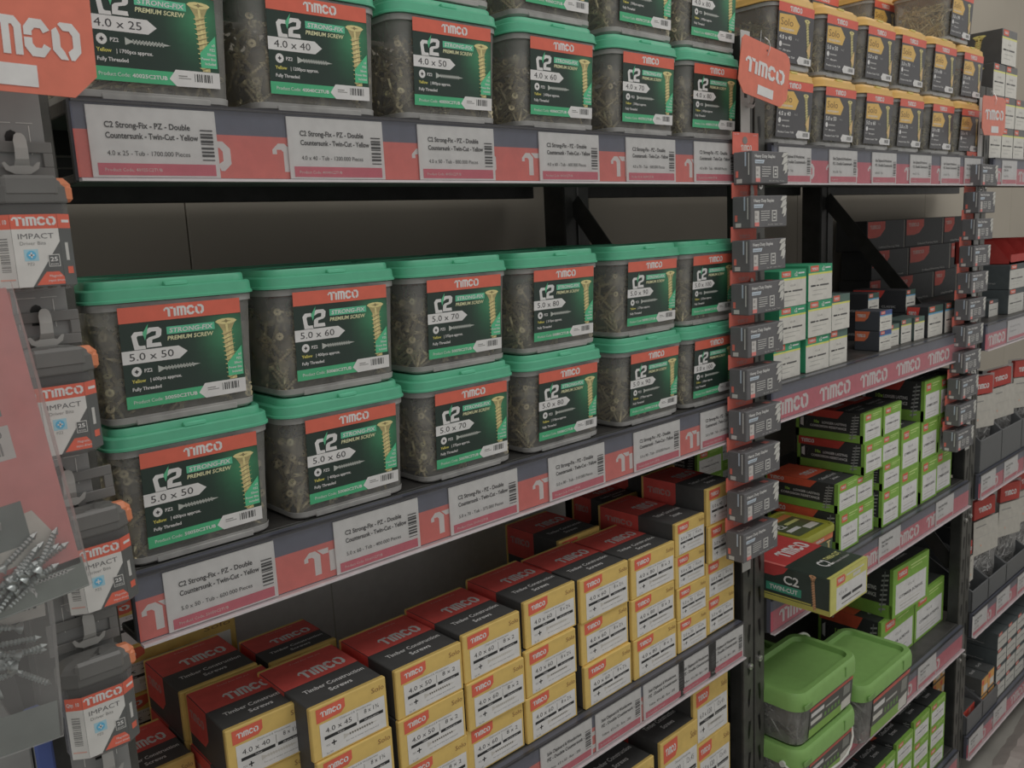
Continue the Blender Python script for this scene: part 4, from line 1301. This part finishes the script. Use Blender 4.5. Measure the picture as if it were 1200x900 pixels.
def clip_strip(x, y, z0, z1, w, label, hooks, col=A(120, 120, 118), rz=0, ry=0.0):
    t = thing('clip_strip', label, 'clip strip', (x, y, z1), (0, ry, rz))
    def f():
        g = G(); g.box(-w / 2, w / 2, 0, .0015, z0 - z1, 0, col, .0004)
        return g
    part('strip_band', None, f, 'plastic', t)
    for zz in hooks:
        def hk():
            g = G().plane((0, -.0001, 0), (1, 0, 0), (0, 0, 1), 1, 1)
            # keyhole, scored lines
            g.poly([(-.0045, -.002), (-.0045, .010), (-.003, .013), (0, .0145), (.003, .013), (.0045, .010), (.004, -.002)], (.012, .012, .012), 0)
            for sx in (-.0135, .0125): g.rect(sx, -.004, sx + .0006, .018, A(150, 150, 148), 0)
            g.rect(-.0135, .0195, .0005, .0200, A(145, 145, 143), 0); g.rect(.004, .0195, .016, .0200, A(145, 145, 143), 0)
            # tongue bending forward and up
            prof = [(-.001, -.016), (-.006, -.014), (-.010, -.008), (-.011, 0), (-.010, .006), (-.0095, .0095), (-.009, .0112)]; wf = (1.5, 1.25, 1.05, 1, 1, .78, .35)
            for sx0, sx1, c in ((-.0045, .0045, A(128, 128, 126)),):
                lo = [[(sx0 * wf[i] + .003, yy, zz_), (sx1 * wf[i] + .003, yy, zz_), (sx1 * wf[i] + .003, yy + .001, zz_ - .0006), (sx0 * wf[i] + .003, yy + .001, zz_ - .0006)] for i, (yy, zz_) in enumerate(prof)]
                g.loft(lo, c, True, True, False)
            # anchor-shaped base of the tongue
            g.poly([(-.011, -.011), (-.009, -.016), (-.003, -.019), (.008, -.019), (.014, -.015), (.0155, -.010), (.0135, -.010), (.010, -.0135), (.0075, -.0125), (-.002, -.0125), (-.006, -.0135), (-.009, -.010)], A(118, 118, 116), 60)
            return g
        part('hook', 'hook%.3f' % w, hk, 'plastic', t, (0, 0, zz - z1))
    return t


clip_strip(1.012, -.006, -.60, .30, .026, 'light grey clip strip carrying staple cartons on the near rack frame', (.20, .05, -.10, -.25, -.40, -.55), A(132, 132, 130))
clip_strip(2.055, .002, -.60, .27, .026, 'light grey clip strip carrying staple cartons on the far rack frame', (.20, .05, -.10, -.25, -.40, -.55), A(132, 132, 130))
k1 = [(.0647, .9675), (-.0025, .9675), (-.0665, .9672), (-.132, .967), (-.199, .963), (-.2665, .959), (-.335, .956), (-.4045, .952), (-.470, .948), (-.5365, .944), (-.600, .938)]
zs = [(885, 215), (885, 262), (885, 315), (884, 362), (884, 412), (882, 462), (881, 512), (880, 560)]
for i in range(10):
    z = .061 - i * .0685; x = .968 - .0031 * i
    staple(x, -.045, z, 'grey staple carton, %s from top on the near clip strip' % ORD[i], 'staple cartons on the near strip', 0, .004 * (i - 3) * .3, header=(i == 0))
for i in range(11):
    z = .061 - i * .0632; x = 1.985 - .0085 * i
    staple(x, -.028, z, 'grey staple carton, %s from top on the far clip strip' % ORD[i], 'staple cartons on the far strip', 0, .01, header=(i == 0))


# red hanging tags
def red_tag(x, y, z, w, h, label, rx=0, ry=0, rz=0, big=False):
    t = thing('hanging_tag', label, 'sign', (x, y, z), (rx, ry, rz))
    def f():
        g = G(); c = .016
        a = [(-w / 2 + c * .4, h / 2), (-w / 2, h / 2 - c * .4), (-w / 2, -h / 2 + c), (-w / 2 + c, -h / 2), (w / 2 - c, -h / 2), (w / 2, -h / 2 + c), (w / 2, h / 2 - c * .9), (w / 2 - c * .3, h / 2 - c * .3), (w / 2 - c * .9, h / 2)]
        g.loft([[(u, .0012, v) for u, v in a], [(u, 0, v) for u, v in a]], A(172, 82, 64), True, True, False)
        return g
    part('tag_card', None, f, 'gloss_print', t)
    def p():
        g = G().plane((-w / 2, -.0002, -h / 2), (1, 0, 0), (0, 0, 1), w, h)
        (g.logo(.335, .25, .60, .25, WHITE, 0) if big else g.logo(.10, .40, .80, .26, WHITE, 0)); g.rect(.40 if big else .38, .045 if big else .07, .72 if big else .70, .19 if big else .24, WHITE, 0); g.disc(.5, .90, .0015, DARK, 0)
        return g
    part('printed_word', None, p, 'gloss_print', t)
    def wre():
        g = G(); g.tube([(0, -.002, h * .30), (.001, -.004, h * .42), (.006, 0, h * .52), (.010, .006, h * .62), (.004, .010, h * .68)], .0006, A(150, 150, 150), 6)
        g.tube([(-.016, .002, h * .40), (-.016, .003, h * .72)], .0006, A(150, 150, 150), 6)
        return g
    part('wire', None, wre, 'zinc', t)
    return t


red_tag(-.080, -.105, .1665, .142, .102, 'red hanging sign nearest the camera at the top left', 0, .03, 0, True)
red_tag(1.005, -.045, .2295, .130, .084, 'red hanging sign tilted on the near clip strip', 0, .17, -.06)
red_tag(2.030, -.035, .2205, .150, .088, 'small red hanging sign on the far clip strip', 0, -.02, .0)

# ------------------------------------------------------------------ left clip strip with driver bit packs
clip_strip(-.0565, -.040, -.50, .30, .046, 'dark grey clip strip carrying driver bit packs on the left', (.0835, -.0495, -.180, -.302, -.425), A(98, 99, 99))


def bit_pack(x, z, label, ry=0.0, rz=0.0, y=-.050):
    t = thing('driver_bit_pack', label, 'tool pack', (x, y, z), (0, ry, rz), 'driver bit packs on the left strip')
    t.scale = (1.17, 1.1, 1.19)
    w, d = .0455, .022
    cy = -.012
    def ring(ww, dd, zz, c=.007):
        return [(ww / 2, -dd / 2 + c + cy, zz), (ww / 2, dd / 2 + cy, zz), (-ww / 2, dd / 2 + cy, zz), (-ww / 2, -dd / 2 + c + cy, zz), (-ww / 2 + c * 1.3, -dd / 2 + cy, zz), (ww / 2 - c * 1.3, -dd / 2 + cy, zz)][::1]
    def rg(ww, dd, zz): return ring(ww, dd, zz)
    def case():
        g = G(); g.loft([rg(w - .006, d - .004, -.0780), rg(w, d, -.0755), rg(w, d, -.0205)], WHITE, True, False, False); return g
    part('clear_case', 'case', case, 'clear_film', t)
    def cap():
        g = G(); c = A(72, 72, 71)
        g.loft([rg(w + .001, d + .001, -.0235), rg(w + .0015, d + .0015, -.0225), rg(w + .001, d + .001, -.0135), rg(w * .93, d * .95, -.0105), rg(w * .80, d * .88, -.0080), rg(w * .55, d * .74, -.0062), rg(w * .3, d * .6, -.0056)], c, True, True, False)
        g.box(-.015, .017, -d / 2 + cy - .0012, -d / 2 + cy + .004, -.0195, -.0065, A(80, 80, 79), .002)
        g.box(-w * .45, w * .45, cy - .004, cy + .004, -.034, -.0235, A(58, 58, 58), .001)
        return g
    part('cap', 'cap', cap, 'plastic', t)
    def latch():
        g = G(); g.box(w / 2 - .013, w / 2 + .0045, -d / 2 + cy + .006, d / 2 + cy - .003, -.0185, -.0075, A(186, 92, 58), .004); g.box(w / 2 - .002, w / 2 + .0045, -d / 2 + cy + .006, d / 2 + cy - .003, -.023, -.012, A(186, 92, 58), .002); return g
    part('latch', 'latch', latch, 'plastic', t)
    def hang():
        g = G(); c = A(84, 84, 83)
        y0 = .0045
        o_ = [(-.025, -.0045), (-.024, .0145), (-.022, .0165), (.022, .0165), (.024, .0145), (.025, -.0045), (.023, -.0065), (-.023, -.0065)]
        # plate built as frame round a slot
        for a in ((-.0235, .0235, .0095, .0165), (-.0235, .0235, -.0065, .0005), (-.0235, -.0175, .0005, .0095), (.0175, .0235, .0005, .0095)):
            g.box(a[0], a[1], y0 - .0012, y0, a[2], a[3], c, .0004)
        g.box(-.002, .003, y0 - .0012, y0, -.012, -.006, c)
        return g
    part('hanger', 'hang', hang, 'plastic', t)
    def lab():
        f = -d / 2 + cy
        c = .007 * 1.3
        W_ = w - 2 * c
        g = G().plane((-w / 2 + c, f, -.0755), (1, 0, 0), (0, 0, 1), W_, .045)
        dk = A(66, 68, 68)
        g.rect(0, 0, 1, .80, A(152, 152, 150), 0); g.rect(0, .80, 1, 1, ORED, 0)
        g.logo(.03, .845, .94, .12, WHITE, 1)
        g.text('IMPACT', .12, .665, .075, A(74, 74, 76), 1, w=.76, res=2); g.text('Driver Bits', .14, .58, .05, GREY, 1, w=.55)
        g.poly([(.30, 0), (1, .62), (1, 0)], dk, 1)
        g.rect(.20, .36, .50, .52, A(112, 146, 170), 1); g.disc(.35, .44, .0028, A(60, 130, 180), 2); g.rect(.335, .40, .365, .48, WHITE, 3); g.rect(.29, .43, .41, .45, WHITE, 3); g.text('PZ2', .25, .30, .04, GREY, 1)
        g.poly([(.38, .02), (.62, .20), (.90, .20), (1, .12), (1, .02)], ORED, 2); g.text('Magnetic', .82, .125, .035, WHITE, 3, al='c', maxw=.3); g.text('impact drivers', .82, .06, .035, WHITE, 3, al='c', maxw=.36)
        g.rect(.70, .27, .95, .44, A(150, 150, 148), 2); g.rect(.715, .28, .935, .43, dk, 3); g.text('25', .74, .345, .06, WHITE, 4, w=.16, bold=True); g.text('mm', .74, .29, .035, WHITE, 4, w=.16)
        # left chamfer facet
        pl = Vector((-w / 2, f + .007, -.0755)); pr_ = Vector((-w / 2 + c, f, -.0755)); L_ = (pr_ - pl).length
        g.plane(pl, pr_ - pl, (0, 0, 1), L_, .045)
        g.rect(0, 0, 1, .80, A(150, 150, 148), 0); g.rect(0, .80, 1, 1, ORED, 0); g.text('Qty. 10', .08, .87, .06, WHITE, 1, w=.75, bold=True)
        g.bars(.25, .22, .75, .70, GREY, 1, 16, False, 3); g.rect(.1, .1, .9, .12, A(170, 120, 110), 1)
        pl = Vector((w / 2 - c, f, -.0755)); pr_ = Vector((w / 2, f + .007, -.0755)); g.plane(pl, pr_ - pl, (0, 0, 1), L_, .045)
        g.rect(0, 0, 1, .80, dk, 0); g.rect(0, .80, 1, 1, ORED, 0); g.rect(.3, .88, .9, .92, WHITE, 1); g.rect(.35, .35, .6, .6, A(140, 140, 138), 1); g.rect(.35, .16, .8, .26, ORED, 1)
        return g
    part('printed_label', 'dlab', lab, 'gloss_print', t)
    def bits():
        g = G()
        for i in range(5): g.tube([(-.016 + i * .008, cy, -.077), (-.016 + i * .008, cy, -.062)], .0028, A(96, 90, 84), 6)
        return g
    part('bits', 'bits', bits, 'zinc', t, kind='stuff')
    return t


for i, (x, z, ry, y) in enumerate(((-.0575, .0695, 0, -.047), (-.0545, -.0605, .0, -.047), (-.045, -.1930, -.03, -.047), (-.0565, -.3150, .0, -.047))):
    bit_pack(x, z, 'clear driver bit pack with orange latch, %s from top on the left strip' % ORD[i], ry, 0, y)


# foreground screw bags at the far left
def front_bag(cx, y, ztop, w, h, label, seed, kind, ry, rz):
    t = thing('screw_bag', label, 'bag', (cx, y, ztop), (0, ry, rz), 'clear screw bags nearest the camera')
    R = random.Random(seed)
    def film():
        g = G(); loops = []
        n = 9
        for j in range(n):
            v = j / (n - 1); th = .002 + .010 * math.sin(math.pi * v) ** .7
            loops.append([(w / 2 * math.cos(2 * math.pi * q / 14) * (1 - .1 * abs(math.sin(2 * math.pi * q / 14))), th * math.sin(2 * math.pi * q / 14) * R.uniform(.85, 1.15), -h + v * h) for q in range(14)])
        # squared outline
        for lp in loops:
            for i, p in enumerate(lp):
                a = 2 * math.pi * i / 14; sx = max(-1, min(1, math.cos(a) * 1.25)); lp[i] = (w / 2 * sx, p[1], p[2])
        g.loft(loops, WHITE, True, True, True); return g
    part('bag_film', None, film, 'bag_film', t)
    def card():
        g = G().plane((-w / 2 * .97, .0002, -h), (1, 0, 0), (0, 0, 1), w * .97, h)
        dk = A(86, 94, 92); rd = A(172, 92, 90)
        g.base = 0
        if kind == 'a':
            g.rect(0, .08, .97, .985, rd, 0)
            g.rect(0, .61, .70, .77, dk, 1)
            g.rect(0, .475, .72, .58, A(146, 146, 144), 1); g.text('3170', .66, .545, .022, DARK, 2, al='r'); g.bars(.40, .49, .66, .53, GREY, 2, 8)
            g.rect(0, .20, .66, .34, A(80, 88, 86), 2); g.poly([(0, .13), (0, .27), (.72, .30), (.84, .20), (.80, .15)], A(150, 148, 142), 1)
            g.rect(0, -.005, .99, .10, A(92, 100, 96), 0); g.small_screw(.50, .92, .07, .012, WHITE, 1)
            pts = [(.30 + .28 * (1 - math.cos(a)) * .5, .02 + .05 * math.sin(a)) for a in [math.pi * k / 10 for k in range(11)]]
            for a, b in zip(pts, pts[1:]): g.poly([a, b, (b[0] + .015, b[1] + .014), (a[0] + .0, a[1] + .016)], WHITE, 2)
        else:
            g.rect(0, .90, .93, 1.0, A(88, 76, 82), 0); g.rect(.93, .84, 1.0, 1.0, A(176, 70, 60), 1)
            g.rect(0, .66, .96, .88, A(140, 138, 134), 1)
            g.text('00951CPAZP', .48, .83, .035, DARK, 2, w=.42); g.bars(.56, .71, .90, .80, DARK, 2, 10); g.text('12', .10, .70, .05, DARK, 2)
            g.rect(.0, .0, .99, .20, A(94, 100, 98), 0)
        return g
    part('header_card', None, card, 'gloss_print', t)
    def scr():
        g = G()
        z0, z1 = ((-.93 * h, -.80 * h) if kind == 'a' else (-.78 * h, -.36 * h))
        for i in range(30 if kind == 'a' else 22):
            p0 = Vector((R.uniform(-w * .40, w * .30), R.uniform(-.0045, -.0015), R.uniform(z0, z1)))
            an = R.uniform(.2, 1.3) if kind == 'a' else R.uniform(-.7, .3)
            dr = Vector((math.cos(an), 0, math.sin(an))) * (1 if R.random() < .6 else -1)
            e = p0 + dr * .03
            if abs(e.x) > w * .42 or e.z > z1 + .02 or e.z < z0 - .01: continue
            add_screw(g, p0, e - p0, .032, .0021, (.50, .54, .54), (.1, .1, .1))
        return g
    part('screws', None, scr, 'zinc', t, kind='stuff')
    return t


front_bag(-.139, -.155, -.018, .085, .217, 'clear screw bag with red and dark card, upper of the two nearest camera', 3, 'a', -.107, 0)
front_bag(-.134, -.120, -.205, .085, .145, 'clear screw bag with barcode card, lower of the two nearest camera', 4, 'b', .05, 0)


def g_rt():
    g = G(); g.box(-.05, 0, 0, .001, -.20, 0, A(166, 62, 52)); return g


o = part('red_card', None, g_rt, 'card', None, (-.0775, -.060, -.012), (0, -.0, 0))
tag(o, 'red card edge hanging behind the clear screw bags', 'card')


def g_blue():
    g = G(); g.box(-.014, 0, 0, .03, 0, 1.22, A(58, 72, 120), .002, {'x-': A(120, 122, 122)}); return g


o = part('display_board', None, g_blue, 'card', None, (-.0875, -.024, -1.5999))
tag(o, 'narrow blue board standing behind the lowest bag at the left', 'board')
o = part('side_panel', None, lambda: (lambda g: (g.box(-.5, -.103, -.14, .2, 0, 1.2, A(104, 105, 105), .002), g)[1])(G()), 'card', None, (0, .12, -1.5999))
tag(o, 'grey panel seen behind the bags at the lower left', 'panel')

# ------------------------------------------------------------------ floor items at the right
def g_crate():
    g = G()
    g.loft([rr(.30, .34, .05, 0), rr(.34, .38, .06, .02), rr(.38, .42, .07, .16), rr(.40, .44, .08, .19), rr(.37, .41, .07, .20), rr(.35, .39, .06, .19)], A(70, 70, 70), True, True, True)
    return g


o = part('storage_crate', None, g_crate, 'plastic', None, (3.02, -.25, -1.5999), (0, 0, .1))
tag(o, 'dark grey rounded crate on the floor at the right', 'crate')


def g_pack():
    g = G(); R = random.Random(9); nx, ny = 14, 10
    P = {}
    for i in range(nx + 1):
        for j in range(ny + 1):
            x = i / nx * .5; y = j / ny * .36; e = min(i, nx - i, j, ny - j)
            z = (.0 if e == 0 else .025 if e == 1 else .035) + (R.uniform(-.006, .006) if e else 0)
            P[i, j] = (x + R.uniform(-.004, .004), y + R.uniform(-.004, .004), max(z, 0))
    for i in range(nx):
        for j in range(ny):
            g.face([P[i, j], P[i + 1, j], P[i + 1, j + 1], P[i, j + 1]], A(126, 120, 116), True)
    return g


o = part('wrapped_pack', None, g_pack, 'gloss_print', None, (2.27, -.38, -1.5998), (0, 0, .05))
tag(o, 'crumpled plastic wrapped pack lying on the floor', 'pack')
